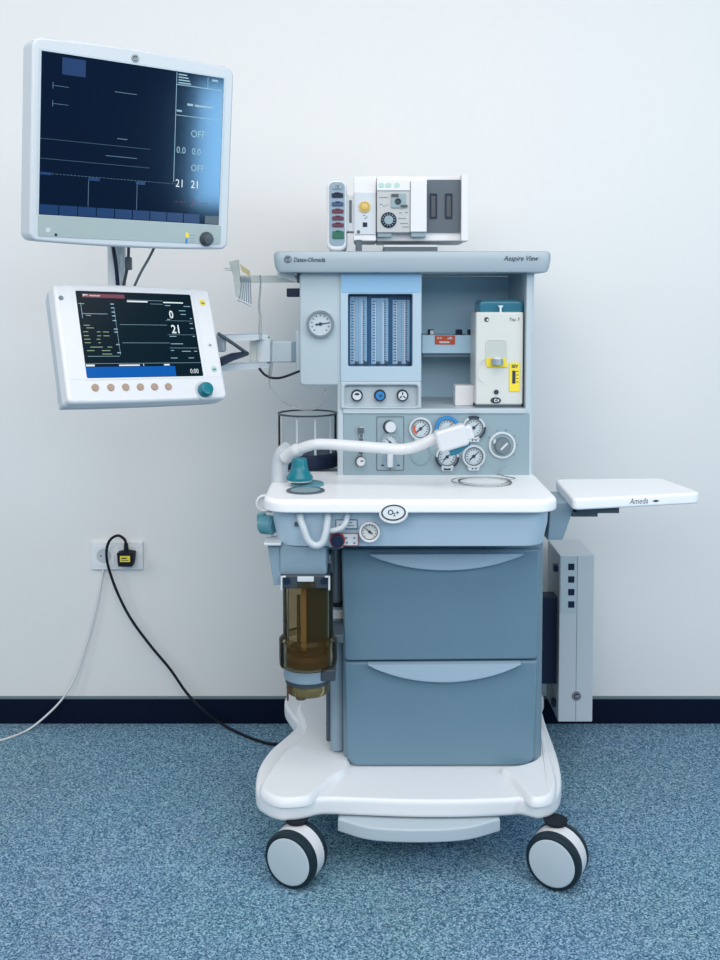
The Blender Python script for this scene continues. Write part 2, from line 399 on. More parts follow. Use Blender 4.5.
# raised shoulders either side of the central tread
for px in ([(259, 790), (266, 798), (279, 803), (296, 803), (311, 800), (322, 791), (334, 781), (347, 772), (352, 756), (350, 730), (348, 705), (325, 700), (303, 702), (297, 712), (303, 729), (296, 743), (280, 757), (266, 777)],
           [(500, 771), (511, 781), (520, 792), (531, 802), (545, 802), (555, 796), (557, 781), (552, 762), (546, 742), (542, 728), (537, 728), (537, 745), (536, 760), (522, 767)]):
    o = cspline([tuple(PZ(x, y, 0.170).xy) for x, y in px], 5)
    MB().loft([(o, 0.160), (o, 0.166), (offs(o, -0.0025), 0.172), (offs(o, -0.005), 0.176), (offs(o, -0.0075), 0.1785), (offs(o, -0.010), 0.1795)]).build('base_shoulder', 'basew', mac)
# foot rail under the front edge
fo = [PZ(338, 829, 0.098), PZ(370, 838, 0.098), PZ(418, 840.5, 0.098), PZ(466, 838, 0.098), PZ(500, 829, 0.098)]
fo = [tuple(p.xy) for p in spline(fo, 6)]
fb = [(fo[-1][0], fo[-1][1] + 0.10), (fo[0][0], fo[0][1] + 0.10)]
MB().slab(fo + fb, 0.092, 0.122, 0.004, 0.005).build('foot_rail', 'pale', mac)
# casters
def caster(cx, cy, rot, zc=0.0605):
    Mt = Matrix.Translation((cx, cy, zc)) @ Matrix.Rotation(rot, 4, 'Z') @ Matrix.Rotation(pi/2, 4, 'X')   # local z = wheel axis, towards the camera
    st = MB().cyl((cx, cy+0.022, 0.1212), (cx, cy+0.022, 0.128), 0.024, 0.026).cyl((cx, cy+0.012, 0.10), (cx, cy+0.012, 0.1215), 0.006); st = st.build('caster', 'black', mac)
    for s in (1, -1):
        b = MB(Mt @ (Matrix() if s > 0 else Matrix.Rotation(pi, 4, 'X')))
        b.lathe([(0.02, 0.008), (0.052, 0.008), (0.057, 0.012), (0.0603, 0.018), (0.0603, 0.027), (0.058, 0.033), (0.053, 0.036), (0.050, 0.036), (0.02, 0.030)], 48)
        b.mt(1).lathe([(0.030, 0.030), (0.0495, 0.0345), (0.050, 0.0365), (0.046, 0.0385), (0.001, 0.0395)], 48)
        b.build('wheel', ['tyre', 'hubc'], st)
    hood = MB(Mt)
    hood.arc(0, 0, 0.045, 0.0592, R(-38), R(208), -0.0165, 0.0165, 30)
    hood.build('caster_hood', 'white', st)
    return st
for (pxp, pyp, rot) in ((296.5, 881, R(-25)), (557, 883, R(-30))):
    p = PZ(pxp, pyp, 0.0); caster(p.x, p.y, rot)
for (x, y) in ((-0.085, -0.20), (0.36, -0.20)): caster(x, y, R(160))

# lower body and drawers --------------------------------------------
bx0 = XZ(343, 660, YD+0.02)[0]; bx1 = XZ(540.5, 660, YD+0.05)[0]
b = MB().slab(rrect(bx0, YD+0.012, bx1, -0.12, 0.02), 0.160, 0.80); b.build('lower_body', 'side', mac)
def drawer(tl, tr, bl, br, rb):
    Y = YD
    a, c, d, e = [XZ(*p, Y) for p in (bl, br, tr, tl)]
    n = 5; r = rb; o = []
    # rounded bottom corners
    for (cx, cz, a0) in ((c[0]-r, c[1]+r, -pi/2),):
        o += [(cx + r*cos(a0+pi/2*i/n), cz + r*sin(a0+pi/2*i/n)) for i in range(n+1)]
    o += [(d[0], d[1]), (e[0], e[1])]
    o += [(a[0]+r + r*cos(pi+pi/2*i/n), a[1]+r + r*sin(pi+pi/2*i/n)) for i in range(n+1)]
    return MB(F(Y+0.014)).slab(o, 0, 0.018, 0.001, 0.006, 4)
d1 = drawer((341.5, 549), (540, 549), (344, 660.5), (538, 659), 0.012).build('drawer', 'drawer', mac)
d2 = drawer((344.5, 662), (537.5, 660.5), (347, 765.5), (534.5, 765), 0.028).build('drawer', 'drawer', mac)
def pull(xa, ya, xb, yb, xm, ym, par):
    Y = YD - 0.004
    A = Vector(XZ(xa, ya, Y)); B = Vector(XZ(xb, yb, Y)); m = Vector(XZ(xm, ym, Y)); sag = (A+B)/2 - m
    n = 22; low = []
    for i in range(n+1):
        t = i/n; k = (1 - (2*t-1)**2); k = k**0.85
        low.append(A + (B-A)*t + Vector((0, -sag.y*k)))
    top = [A + (B-A)*(i/n) + Vector((0, 0.001)) for i in range(n+1)]
    o = [tuple(p) for p in low] + [tuple(p) for p in reversed(top)]
    def lens(k, up): return [tuple(p.lerp(A + (B-A)*(i/n), 1-k) - Vector((0, 0))) for i, p in enumerate(low)] + [tuple(p + Vector((0, up))) for p in reversed(top)]
    b = MB(F(Y+0.001)); b.loft([(lens(1.0, 0.0), 0), (lens(1.0, 0.0), 0.009), (lens(0.9, 0.0), 0.017), (lens(0.8, -0.0003), 0.0185)])
    return b.build('handle', 'handle', par)
pull(369, 553, 523, 552.5, 446, 570, d1)
pull(368, 662.5, 520, 661.5, 444, 681.5, d2)

# moulding under the worktop ----------------------------------------
xl, xr = -0.196, 0.417
def ptop(dx, dy, r): return rrect(xl+dx, YA+dy, xr-dx, -0.30, r, 6)
za = XZ(0, 549, YA)[1]
apr = MB().loft([(ptop(0.020, 0.025, 0.05), za), (ptop(0.014, 0.012, 0.05), za+0.004), (ptop(0.006, 0.002, 0.05), za+0.05), (ptop(0.004, 0, 0.05), 0.806)]).build('front_moulding', 'apron', mac)
zt = 0.822
wt = rrect(-0.208, YW, 0.424, -0.44, 0.055, 8)
MB().slab(wt, 0.794, zt, 0.004, 0.011, 4).build('worktop', 'wtop', mac)
# things set in the moulding
def gauge(cx, cz, r, Y, par, rim='white', face='dial', needle=0.8, depth=0.012, name='gauge', red=False, nd=1):
    b = MB(F(Y)); b.frame(ell(cx, cz, r), ell(cx, cz, r*0.80), 0, depth, r*0.06)
    b.mt(1).slab(ell(cx, cz, r*0.81), 0, depth*0.45)
    b.mt(2)
    for i in range(11):
        a = R(225 - 27*i); u = Vector((cos(a), sin(a)))
        p = Vector((cx, cz)) + u*r*0.68; q = Vector((cx, cz)) + u*r*0.56; t = Vector((-u.y, u.x))*r*0.035
        b.slab([tuple(v) for v in (q-t, p-t, p+t, q+t)][::1], depth*0.45, depth*0.45+0.0003)
    u = Vector((cos(needle), sin(needle))); t = Vector((-u.y, u.x))*r*0.07; c = Vector((cx, cz))
    b.slab([tuple(v) for v in (c-u*r*0.35-t, c+u*r*0.6-t*0.4, c+u*r*0.6+t*0.4, c-u*r*0.35+t)], depth*0.5, depth*0.5+0.0006)
    b.slab(ell(cx, cz, r*0.13, n=16), depth*0.5, depth*0.6)
    if red:
        b.mt(3).arc(cx, cz, r*0.5, r*0.7, R(170), R(230), depth*0.45, depth*0.45+0.0005, 8)
    return b.build(name, [rim, face, 'ink', 'red'], par)
ya = YA - 0.0006
s = SC(ya)
cx, cz = XZ(393.5, 513.5, YW)
b = MB(F(YW+0.004) @ Matrix.Translation((cx, cz, 0)) @ Matrix.Rotation(R(3), 4, 'Z') @ Matrix.Rotation(R(-12), 4, 'X'))
b.slab(ell(0, -0.002, 0.0305, 0.0205), -0.02, 0.008, 0, 0.003); b.mt(1).frame(ell(0, 0.001, 0.0262, 0.0168), ell(0, 0.001, 0.0228, 0.0138), 0.008, 0.0095)
b.mt(2).slab(ell(0, 0.001, 0.0228, 0.0138), 0.008, 0.009)
b.mt(1).text('O', -0.0125, -0.0035, 0.0155, 0.0094, thick=0.0004); b.text('2', -0.001, -0.0065, 0.010, 0.0094, thick=0.0003); b.text('+', 0.0045, -0.004, 0.013, 0.0094, thick=0.0003)
b.build('oxygen_badge', ['white', 'ink', 'lgrey'], apr)
cx, cz = XZ(369.5, 531, ya); gauge(cx, cz, 10.5*s, ya+0.002, apr, 'white', 'cream', R(140), 0.016, 'pressure_gauge')
MB(F(ya+0.002)).frame(ell(cx, cz, 0.0185), ell(cx, cz, 0.0165), 0.004, 0.0085).build('gauge_ring', 'dark', apr)
for (r, line, nm, w) in (((335.5, 519.5, 357.5, 529), 'deepblue', 'blue_label', 0), ((331, 533, 358.5, 546), 'redline', 'red_outlined_label', 1)):
    x0, z0, x1, z1 = RC(*r, ya); b = MB(F(ya+0.005)); b.bar(x0, z0, x1, z1, 0.003, 0.0016)
    b.mt(1).frame([(x0,z0),(x1,z0),(x1,z1),(x0,z1)], [(x0+.0016,z0+.0016),(x1-.0016,z0+.0016),(x1-.0016,z1-.0016),(x0+.0016,z1-.0016)], 0.0046, 0.0056)
    b.mt(2)
    if w:
        for (u, v) in ((0.55, 0.62), (0.58, 0.25), (0.85, 0.62), (0.85, 0.22)): b.slab(ell(x0+(x1-x0)*u, z0+(z1-z0)*v, 0.0028, 0.0022, 10), 0.0046, 0.0052)
    else:
        for (u, v, l) in ((0.5, 0.62, 0.012), (0.55, 0.3, 0.014), (0.15, 0.4, 0.006)): b.bar(x0+(x1-x0)*u, z0+(z1-z0)*v, x0+(x1-x0)*u+l, z0+(z1-z0)*v+0.002, 0.0046)
    b.build(nm, ['lgrey', line, 'inkgrey'], apr)
kx, kz = XZ(337.5, 539.5, ya)
b = MB(F(ya)); b.lathe([(0.0135, 0.004), (0.0135, 0.016), (0.010, 0.02), (0.009, 0.02)], 20, (kx, kz)); b.mt(1).slab(ell(kx, kz, 0.0165), 0.003, 0.006); b.build('selector_knob', ['navy', 'redline'], apr)
# moulded hose hooks
def hook(px, r): 
    b = MB(); pts = [P(x, y, ya - o) for x, y, o in px]; b.tube(spline(pts, 8), r, 12); return b.build('hose_hook', 'bezel', apr)
hook([(300, 513, 0.004), (300.5, 519, 0.014), (303.5, 528, 0.020), (308, 540, 0.022), (315, 545.5, 0.022), (322, 543, 0.022), (325.5, 534, 0.02), (327.5, 521, 0.014), (328, 513, 0.004)], 0.0078)
hook([(329, 531, 0.010), (336, 530, 0.018), (342, 527.5, 0.02), (346, 522, 0.018), (347.5, 514, 0.006)], 0.0062)
x0, z0, x1, z1 = RC(294.5, 522, 301, 526, ya); MB(F(ya)).slab(rrect(x0, z0, x1, z1, 0.001), -0.003, 0.004).build('moulding_slot', 'slot', apr)
# valve knob and reel on the left end
p = P(267, 524, -0.70)
b = MB(); b.cyl((p.x-0.014, -0.70, p.z), (p.x+0.018, -0.715, p.z), 0.021, 0.021, bev=0.005); b.cyl((p.x-0.012, -0.70, p.z+0.004), (p.x-0.012, -0.70, p.z+0.024), 0.0105, bev=0.002)
b.build('gas_outlet_knob', 'tealp', mac, label='pale teal knob')
p = P(264.5, 503.5, -0.68)
b = MB(F(-0.672)); b.frame(ell(p.x, p.z, 0.020), ell(p.x, p.z, 0.014), 0, 0.012, 0.002); b.slab(ell(p.x, p.z, 0.014), 0, 0.006); b.mt(1).frame(ell(p.x, p.z, 0.010), ell(p.x, p.z, 0.0085), 0.006, 0.0068)
b.build('port_cap', ['white', 'lgrey'], mac)
p0 = P(268, 512, -0.675); MB().cyl((p0.x+0.01, -0.668, p0.z), (p.x+0.002, -0.668, p.z), 0.008).build('port_neck', 'white', mac)

# absorber carrier below the moulding, poles -------------------------
YB = -0.742
x0, z0, x1, z1 = RC(279.5, 546, 327, 574, YB)
car = MB(F(YB)).loft([(rrect(x0, z0, x1, z1+0.004, 0.006), -0.16), (rrect(x0, z0, x1, z1+0.004, 0.006), 0), (rrect(x0+0.003, z0+0.018, x1-0.003, z1, 0.006), 0.006)]).build('absorber_carrier', 'sidem', mac)
a = [P(*q, YB) for q in ((267.5, 546.5), (281, 546.5), (281, 585), (274, 585.5))]
o = [(q.x, q.z) for q in a][::-1]
MB(F(YB+0.004)).slab(o, -0.10, 0.004, 0.001, 0.002).build('carrier_bracket', 'housing', car)
x0, z0, x1, z1 = RC(263.5, 541.5, 281, 547.5, YB-0.02)
MB(F(YB-0.012)).slab(rrect(x0, z0+0.003, x1, z1-0.004, 0.002), -0.05, 0.006, 0, 0.002).build('release_lever', 'lgrey', car)
for (pxx, ya_, yb_, r_, m_) in ((335.5, 548, 603, 0.0155, 'polem'), (337.5, 603, 748, 0.0165, 'sidem')):
    a = P(pxx, ya_, -0.58); c = P(pxx, yb_, -0.58); MB().cyl((a.x, -0.58, a.z), (c.x, -0.58, c.z), r_).build('support_pole', m_, mac)
a = P(338, 612, -0.585); MB().cyl((a.x, -0.585, a.z-0.012), (a.x, -0.585, a.z+0.008), 0.0185, bev=0.002).build('pole_collar', 'lgrey', mac)
a = P(338, 604, -0.585); MB().cyl((a.x, -0.585, a.z-0.001), (a.x, -0.585, a.z+0.006), 0.022, bev=0.002).build('pole_ring', 'black', mac)
x0, z0, x1, z1 = RC(326, 552, 345, 690, -0.53); MB().box(x0, x1, -0.53, -0.50, 0.18, z1, 0.004).build('back_plate', 'slot', mac)

# upper cabinet ------------------------------------------------------
ZTOPB = XZ(0, 273.5, YP)[1]
lx0, lz0, lx1, lz1 = RC(299.8, 274, 342, 385.5, YP)
gh = MB(F(YP)).slab(rrect(lx0, lz0, lx1, ZTOPB+0.004, 0.010), -0.28, 0.0, 0, 0.005).build('gauge_housing', 'bluewhite', mac)
cx, cz = XZ(320.5, 324, YP); sP = SC(YP)
g = gauge(cx, cz, 13.8*sP, YP-0.001, gh, 'lgrey', 'dial', R(8), 0.012, 'pressure_gauge')
MB(F(YP-0.001)).frame(ell(cx, cz, 13.7*sP), ell(cx, cz, 11.2*sP), 0.010, 0.0136, 0.001).build('gauge_ring', 'polem', gh)
# column behind, main shell
x0, z0, x1, z1 = RC(337.5, 386, 343.5, 480, YP)
MB().box(x0, x1, YP, -0.20, 0.80, lz0+0.01, 0.003).build('cabinet_column', 'pale', mac)
x0 = XZ(343, 400, YP)[0]; x1 = XZ(533.5, 400, YP)[0]
zl = XZ(0, 408.5, YP)[1]; zs = XZ(0, 413.5, YP)[1]
MB().box(x0-0.012, x1-0.0005, -0.2145, -0.1905, 0.80, ZTOPB, 0.002).build('bay_back', 'bay', mac)
px0 = XZ(525.5, 400, YP)[0]
b = MB().box(px0, x1-0.004, YP, -0.20, zs-0.001, ZTOPB+0.004, 0.003); b.box(XZ(529.6, 400, YP)[0], x1-0.004, YP, -0.20, 0.80, zs+0.004, 0.001); b.box(x1-0.006, x1, YP+0.003, -0.19, 0.80, ZTOPB+0.004, 0.002); b.build('cabinet_side', 'pale', mac)
MB().box(x0, px0+0.002, YP-0.004, -0.20, zs, zl, 0.002).build('bay_shelf', 'pale', mac)
# flow meter housing
fx0, fz0, fx1, fz1 = RC(340.5, 274, 421.5, 409.5, YP)
wx0, wz0, wx1, wz1 = RC(348, 294, 412.5, 366.5, YP)
b = MB(F(YP)); zmid = XZ(0, 381.5, YP)[1]
b.frame(rrect(fx0, zmid, fx1, ZTOPB+0.002, 0.003), rrect(wx0, wz0, wx1, wz1, 0.004), -0.035, 0.006, 0.0015)
b.box(fx0+0.002, fx1-0.002, zl, ZTOPB, -0.28, -0.034)
fl = b.build('flow_meter', 'flow', mac)
MB(F(YP)).slab(rrect(fx0+0.003, wz1+0.003, fx1-0.003, ZTOPB-0.001, 0.003), 0.0055, 0.0072, 0, 0.001).build('painted_glow_panel', 'blueglow', fl)  # added flat panel; the blue glow over the tubes is painted as its colour
b = MB(F(YP)); b.box(wx0-0.003, wx1+0.003, wz0-0.003, wz1+0.003, -0.034, -0.030)
b.build('scale_backing', 'deepblue', fl)
ww = wx1 - wx0
# three pairs of calibrated tubes on light plates
for k in range(3):
    b = MB(F(YP)); u0 = wx0 + ww*(0.03 + 0.335*k); u1 = u0 + ww*0.265
    b.box(u0, u1, wz0+0.004, wz1-0.006-0.004*k, -0.030, -0.0285)
    b.mt(1)
    for c_, n_, wd_ in ((0.16, 22, 0.10), (0.80, 28, 0.07)):
        xx = u0 + (u1-u0)*c_
        for i in range(n_):
            z = wz0 + 0.012 + (wz1-wz0-0.03)*i/(n_-1); q = ww*wd_*0.22*(1.5 if i % 4 == 0 else 1)
            b.bar(xx-q, z-0.0011, xx+q, z+0.0011, -0.0285)
    b.mt(2).bar(u0+(u1-u0)*0.68, wz0+0.006, u0+(u1-u0)*0.74, wz1-0.02, -0.0284); b.bar(u0+(u1-u0)*0.22, wz0+0.006, u0+(u1-u0)*0.26, wz1-0.02, -0.0284)
    b.build('scale_plate', [mat('scale_plate_blue', (0.34, 0.50, 0.64), 0.4), 'deepblue', 'white'], fl)
    for c_ in (0.40, 0.90):
        xx = u0 + (u1-u0)*c_
        b = MB(); b.cyl((xx, YP+0.020, wz0+0.003), (xx, YP+0.020, wz1-0.003), 0.0052, n=16); b.mt(1)
        b.cyl((xx, YP+0.020, wz0+0.004), (xx, YP+0.020, wz0+0.011), 0.0042, n=12)
        b.build('flow_tube', ['clear', 'slot'], fl)
b = MB(F(YP)); b.slab(rrect(wx0-0.001, wz0-0.001, wx1+0.001, wz1+0.001, 0.004), -0.006, -0.004); b.build('window_pane', clear('pane_glass', (0.94, 0.96, 0.98), 0.12), fl)
# flow control recess
kx0, kz0, kx1, kz1 = RC(344.5, 385, 417.5, 406.5, YP)
b = MB(F(YP)); b.frame(rrect(fx0, zl-0.0, fx1, zmid, 0.003), rrect(kx0, kz0, kx1, kz1, 0.006), -0.03, 0.008, 0.003); b.box(fx0+0.003, fx1-0.003, zl+0.002, zmid-0.002, -0.03, -0.010)
fc = b.build('flow_control_panel', 'pale', mac)
for i, (pxx, mm) in enumerate(((357, 'lgrey'), (380, 'blue'), (402.5, 'lgrey'))):
    cx, cz = XZ(pxx, 395.5, YP); b = MB(F(YP)); r = 5.9*sP
    b.lathe([(r, -0.011), (r, 0.004), (r*0.9, 0.007), (r*0.80, 0.007), (r*0.78, 0.004)], 32, (cx, cz)); b.mt(1).slab(ell(cx, cz, r*0.76), -0.011, 0.0065, 0, 0.001)
    b.mt(2)
    if i == 0: b.arc(cx, cz, r*0.1, r*0.5, R(20), R(160), 0.0066, 0.0069, 8)
    if i == 1: b.mt(3).slab(ell(cx+r*0.1, cz, r*0.3), 0.0066, 0.0070)
    if i == 2: [b.slab([(cx+q*cos(R(a))-0.0016*sin(R(a)), cz+q*sin(R(a))+0.0016*cos(R(a))) for q, _ in ((0.002, 0), (r*0.6, 0))] + [(cx+q*cos(R(a))+0.0016*sin(R(a)), cz+q*sin(R(a))-0.0016*cos(R(a))) for q, _ in ((r*0.6, 0), (0.002, 0))], 0.0066, 0.007) for a in (90, 215, 325)]
    b.build('flow_control_knob', ['ink', mm, 'ink', 'deepblue'], fc, label='blue centred knob' if i == 1 else None)
# vaporiser rail inside the bay
Yr = -0.34
rx0, rz0, rx1, rz1 = RC(422, 335, 526, 353.5, Yr)
rl = MB(F(Yr)).slab(rrect(rx0, rz0, min(rx1, px0), rz1, 0.002), -0.13, 0, 0.001, 0.003).build('vaporizer_rail', 'bay', mac)
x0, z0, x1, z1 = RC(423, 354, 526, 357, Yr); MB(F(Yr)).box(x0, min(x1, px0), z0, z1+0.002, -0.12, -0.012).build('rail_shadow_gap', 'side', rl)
for (pxx, w_) in ((431, 6), (459, 6), (470, 4)):
    x0, z0, x1, z1 = RC(pxx-w_/2, 329.5, pxx+w_/2, 335.5, Yr+0.02); b = MB(F(Yr+0.02)); b.slab(rrect(x0, z0-0.004, x1, z1, 0.001), -0.02, 0.01, 0, 0.001)
    if pxx == 431: b.mt(1).slab(rrect(x0+0.005, z0+0.003, x1-0.001, z1-0.002, 0.001), 0.010, 0.012)
    b.build('rail_port', ['navy', 'white'], rl)
x0, z0, x1, z1 = RC(434.8, 335.5, 455, 344.5, Yr)
b = MB(F(Yr)); b.slab(rrect(x0, z0, x1, z1, 0.002), 0, 0.002); b.mt(1)
for (u, v, l, h_) in ((0.12, 0.62, 0.10, 0.2), (0.27, 0.62, 0.06, 0.2), (0.62, 0.60, 0.26, 0.12), (0.70, 0.70, 0.12, 0.14), (0.22, 0.16, 0.50, 0.20)): b.bar(x0+(x1-x0)*u, z0+(z1-z0)*v, x0+(x1-x0)*(u+l), z0+(z1-z0)*(v+h_), 0.002)
b.build('warning_label', ['red', 'white'], rl, label='red warning label')

# gauge panel ----------------------------------------------------------
gx0, gz0, gx1, gz1 = RC(343.5, 413.5, 529.5, 476, YP)
gp = MB(F(YP)).slab(rrect(gx0, zt-0.004, gx1, zs, 0.002), -0.05, 0.0, 0, 0.001).build('gauge_panel', 'panel', mac)
def pg(px, py, kind):
    cx, cz = XZ(px, py, YP); r = 11.6*sP
    b = MB(F(YP+0.0005))
    # collar with the tear-drop label below
    col = 'white'
    b.frame(ell(cx, cz, r), ell(cx, cz, r*0.82), 0, 0.010, 0.001)
    b.slab([(cx-r*0.42, cz-r*1.22), (cx+r*0.42, cz-r*1.22), (cx+r*0.55, cz-r*0.86), (cx-r*0.55, cz-r*0.86)], 0, 0.008)
    b.mt(1).frame(ell(cx, cz, r*0.82), ell(cx, cz, r*0.74), 0, 0.009); 
    b.mt(2).slab(ell(cx, cz, r*0.745), 0, 0.005)
    b.mt(3)
    for i in range(13):
        a = R(230 - 280/12*i); u = Vector((cos(a), sin(a))); c = Vector((cx, cz)); t = Vector((-u.y, u.x))*r*0.03
        b.slab([tuple(v) for v in (c+u*r*0.5-t, c+u*r*0.64-t, c+u*r*0.64+t, c+u*r*0.5+t)], 0.005, 0.0053)
    nd = R(42); u = Vector((cos(nd), sin(nd))); t = Vector((-u.y, u.x))*r*0.06; c = Vector((cx, cz))
    b.slab([tuple(v) for v in (c-u*r*0.45-t, c+u*r*0.55-t*0.5, c+u*r*0.55+t*0.5, c-u*r*0.45+t)], 0.0055, 0.0062)
    b.slab(ell(cx, cz, r*0.14, n=14), 0.0055, 0.007)
    for k in (-0.16, 0.12): b.bar(cx+r*k, cz-r*1.12, cx+r*(k+0.12), cz-r*0.96, 0.008)
    if kind == 'red': b.mt(5).arc(cx, cz, r*0.45, r*0.66, R(150), R(225), 0.0052, 0.0058, 8)
    if kind == 'blue': b.mt(4).arc(cx, cz, r*0.80, r*1.08, R(-5), R(185), 0.0, 0.0112, 20)
    if kind == 'topright': b.mt(3); b.arc(cx, cz, r*0.84, r*1.04, R(62), R(118), 0.001, 0.0112, 8); b.arc(cx, cz, r*0.84, r*1.04, R(-60), R(5), 0.001, 0.0112, 8)
    if kind == 'sides': b.mt(3); b.arc(cx, cz, r*0.84, r*1.05, R(-55), R(0), 0.001, 0.0112, 8); b.arc(cx, cz, r*0.84, r*1.05, R(180), R(238), 0.001, 0.0112, 8); b.bar(cx-r*0.3, cz-r*1.16, cx+r*0.3, cz-r*0.92, 0.008, 0.0004)
    lab = {'red': 'gauge with a red scale mark', 'blue': 'gauge with a blue upper rim', 'topright': 'gauge with black marks on top and right rim', 'sides': 'gauge with black marks on both sides of its rim', 'plain': 'gauge with a plain white rim'}[kind]
    b.build('pressure_gauge', ['bezel', 'slot', 'dial', 'ink', 'blue', 'red'], gp, label=lab)
pg(420.5, 428.5, 'red'); pg(447, 428, 'blue'); pg(473.5, 427.5, 'topright'); pg(447, 456.5, 'sides'); pg(473.5, 456, 'plain')
cx, cz = XZ(420.5, 455, YP); MB(F(YP)).frame(ell(cx, cz, 10.5*sP), ell(cx, cz, 9.7*sP), 0, 0.0015).build('blank_cover', 'housing', gp)
# round switch dial at the right
cx, cz = XZ(502, 445, YP); b = MB(F(YP)); b.frame(ell(cx, cz, 13.5*sP), ell(cx, cz, 11.3*sP), 0, 0.006, 0.001)
b.mt(1).slab(ell(cx, cz, 11.4*sP), 0, 0.003); b.mt(2).lathe([(8.5*sP, 0.003), (8*sP, 0.016), (7*sP, 0.019), (6.6*sP, 0.019)], 28, (cx, cz)); b.mt(3).slab(ell(cx, cz, 6.7*sP), 0.015, 0.0175)
b.mt(0); b.slab([(cx-0.004, cz-0.010), (cx+0.012, cz+0.006), (cx+0.009, cz+0.009), (cx-0.007, cz-0.007)], 0.0175, 0.0215); b.slab(rrect(cx-9*sP, cz+2*sP, cx-6.6*sP, cz+6*sP, 0.001), 0.003, 0.012)
b.mt(2)
for a in (75, 35, 0, -40, 110, 150): b.slab(ell(cx+15.5*sP*cos(R(a)), cz+15.5*sP*sin(R(a)), 0.0022, n=8), 0, 0.0006)
b.build('switch_dial', ['lgrey', 'panel', 'polem', 'grey'], gp)
# boxed regulator block
x0, z0, x1, z1 = RC(376.5, 416.5, 404, 470.5, YP)
b = MB(F(YP)); b.frame(rrect(x0, z0, x1, z1, 0.003), rrect(x0+0.0015, z0+0.0015, x1-0.0015, z1-0.0015, 0.003), 0, 0.0015); b.mt(1).slab(rrect(x0+0.001, z0+0.001, x1-0.001, z1-0.001, 0.003), 0, 0.0009)
cx, cz = XZ(390.5, 426.5, YP); b.mt(2).slab(ell(cx-0.003, cz, 6.4*sP), 0.0008, 0.004); b.mt(3).lathe([(5.6*sP, 0.001), (5.6*sP, 0.014), (5*sP, 0.017)], 28, (cx, cz))
cx, cz = XZ(390, 461, YP); b.mt(3).slab(rrect(cx-3*sP, cz-6*sP, cx+3*sP, cz+8*sP, 0.004), 0.0008, 0.012, 0, 0.003); b.mt(4).slab(rrect(cx-6*sP, cz-7*sP, cx+6*sP, cz+7*sP, 0.006), 0.0008, 0.004)
b.mt(2).slab(ell(cx, cz-9*sP+0.004, 0.0025, n=10), 0.0008, 0.003)
for dx in (-9, 7): b.bar(cx+dx*sP, cz-5*sP, cx+(dx+3)*sP, cz-3.6*sP, 0.0009)
rg = b.build('regulator_block', ['slot', 'panel', 'ink', 'lgrey', 'housing'], gp)
cx, cz = XZ(390, 442, YP); gauge(cx, cz, 9.4*sP, YP-0.0008, gp, 'panel', 'dial', R(135), 0.010, 'regulator_gauge')
# little flow indicator at the left
b = MB(F(YP)); x0, z0, x1, z1 = RC(359.5, 427, 363.5, 462, YP); b.box(x0, x1, z0, z1, 0, 0.004)
b.mt(1)
for (ya_, yb_, e_) in ((427.5, 433, 3), (434, 437, 1), (438, 441, 1.8), (451, 454, 1.8), (455, 457, 1)):
    a_, z0, c_, z1 = RC(361-e_, ya_, 362.5+e_*0.4, yb_, YP); b.box(a_, c_, z0, z1, 0.002, 0.009, 0.001)
cx, cz = XZ(360.5, 461, YP); b.mt(1).slab(ell(cx-0.001, cz, 5.1*sP), 0, 0.006); b.mt(2).lathe([(4.4*sP, 0.002), (4.4*sP, 0.014), (3.8*sP, 0.016)], 24, (cx+0.001, cz)); b.mt(1).slab(rrect(cx, cz+0.001, cx+0.007, cz+0.004, 0.001), 0.016, 0.0168)
b.build('flow_indicator', ['lgrey', 'slot', 'white'], gp)

# top slab with the lettering -------------------------------------------
YT = -0.545
tx0, tz0, tx1, tz1 = RC(273.3, 251, 552, 272.5, YT)
b = MB(); o = rrect(tx0, YT, tx1, -0.16, 0.018, 6)
b.loft([(offs(o, -0.014), tz0), (offs(o, -0.008), tz0+0.002), (offs(o, -0.003), tz0+0.012), (o, tz0+0.030), (o, tz1-0.007), (offs(o, -0.003), tz1-0.002), (offs(o, -0.009), tz1)])
ts = b.build('top_shelf', 'slabm', mac)
b = MB(F(YT-0.0003)); sT = SC(YT)
cx, cz = XZ(287.8, 259.3, YT); b.slab(ell(cx, cz, 3.7*sT), -0.002, 0.0004)
b.mt(1).frame(ell(cx, cz, 3.0*sT), ell(cx, cz, 2.7*sT), 0.0004, 0.0008)
b.text('GE', cx, cz-0.0035, 0.0095, 0.0009, 'CENTER', shear=0.35)
b.mt(0); x, z = XZ(293.5, 261.8, YT); b.text('Datex-Ohmeda', x, z, 0.0146, 0.0004, shear=0.2, thick=0.0002, sx=0.80)
b.build('maker_lettering', ['ink', 'pale'], ts); b = MB(F(YT-0.0003))
x, z = XZ(503.5, 260.6, YT); b.text('Aespire View', x, z, 0.0160, 0.0004, shear=0.35, thick=0.0002, sx=0.92)
b.build('model_lettering', 'ink', ts)
# left side fittings
x0, z0, x1, z1 = RC(286.5, 288.3, 303, 297, -0.47)
MB().box(x0, x1, -0.47, -0.43, z0, z1, 0.003).build('side_stop', 'navy', mac)

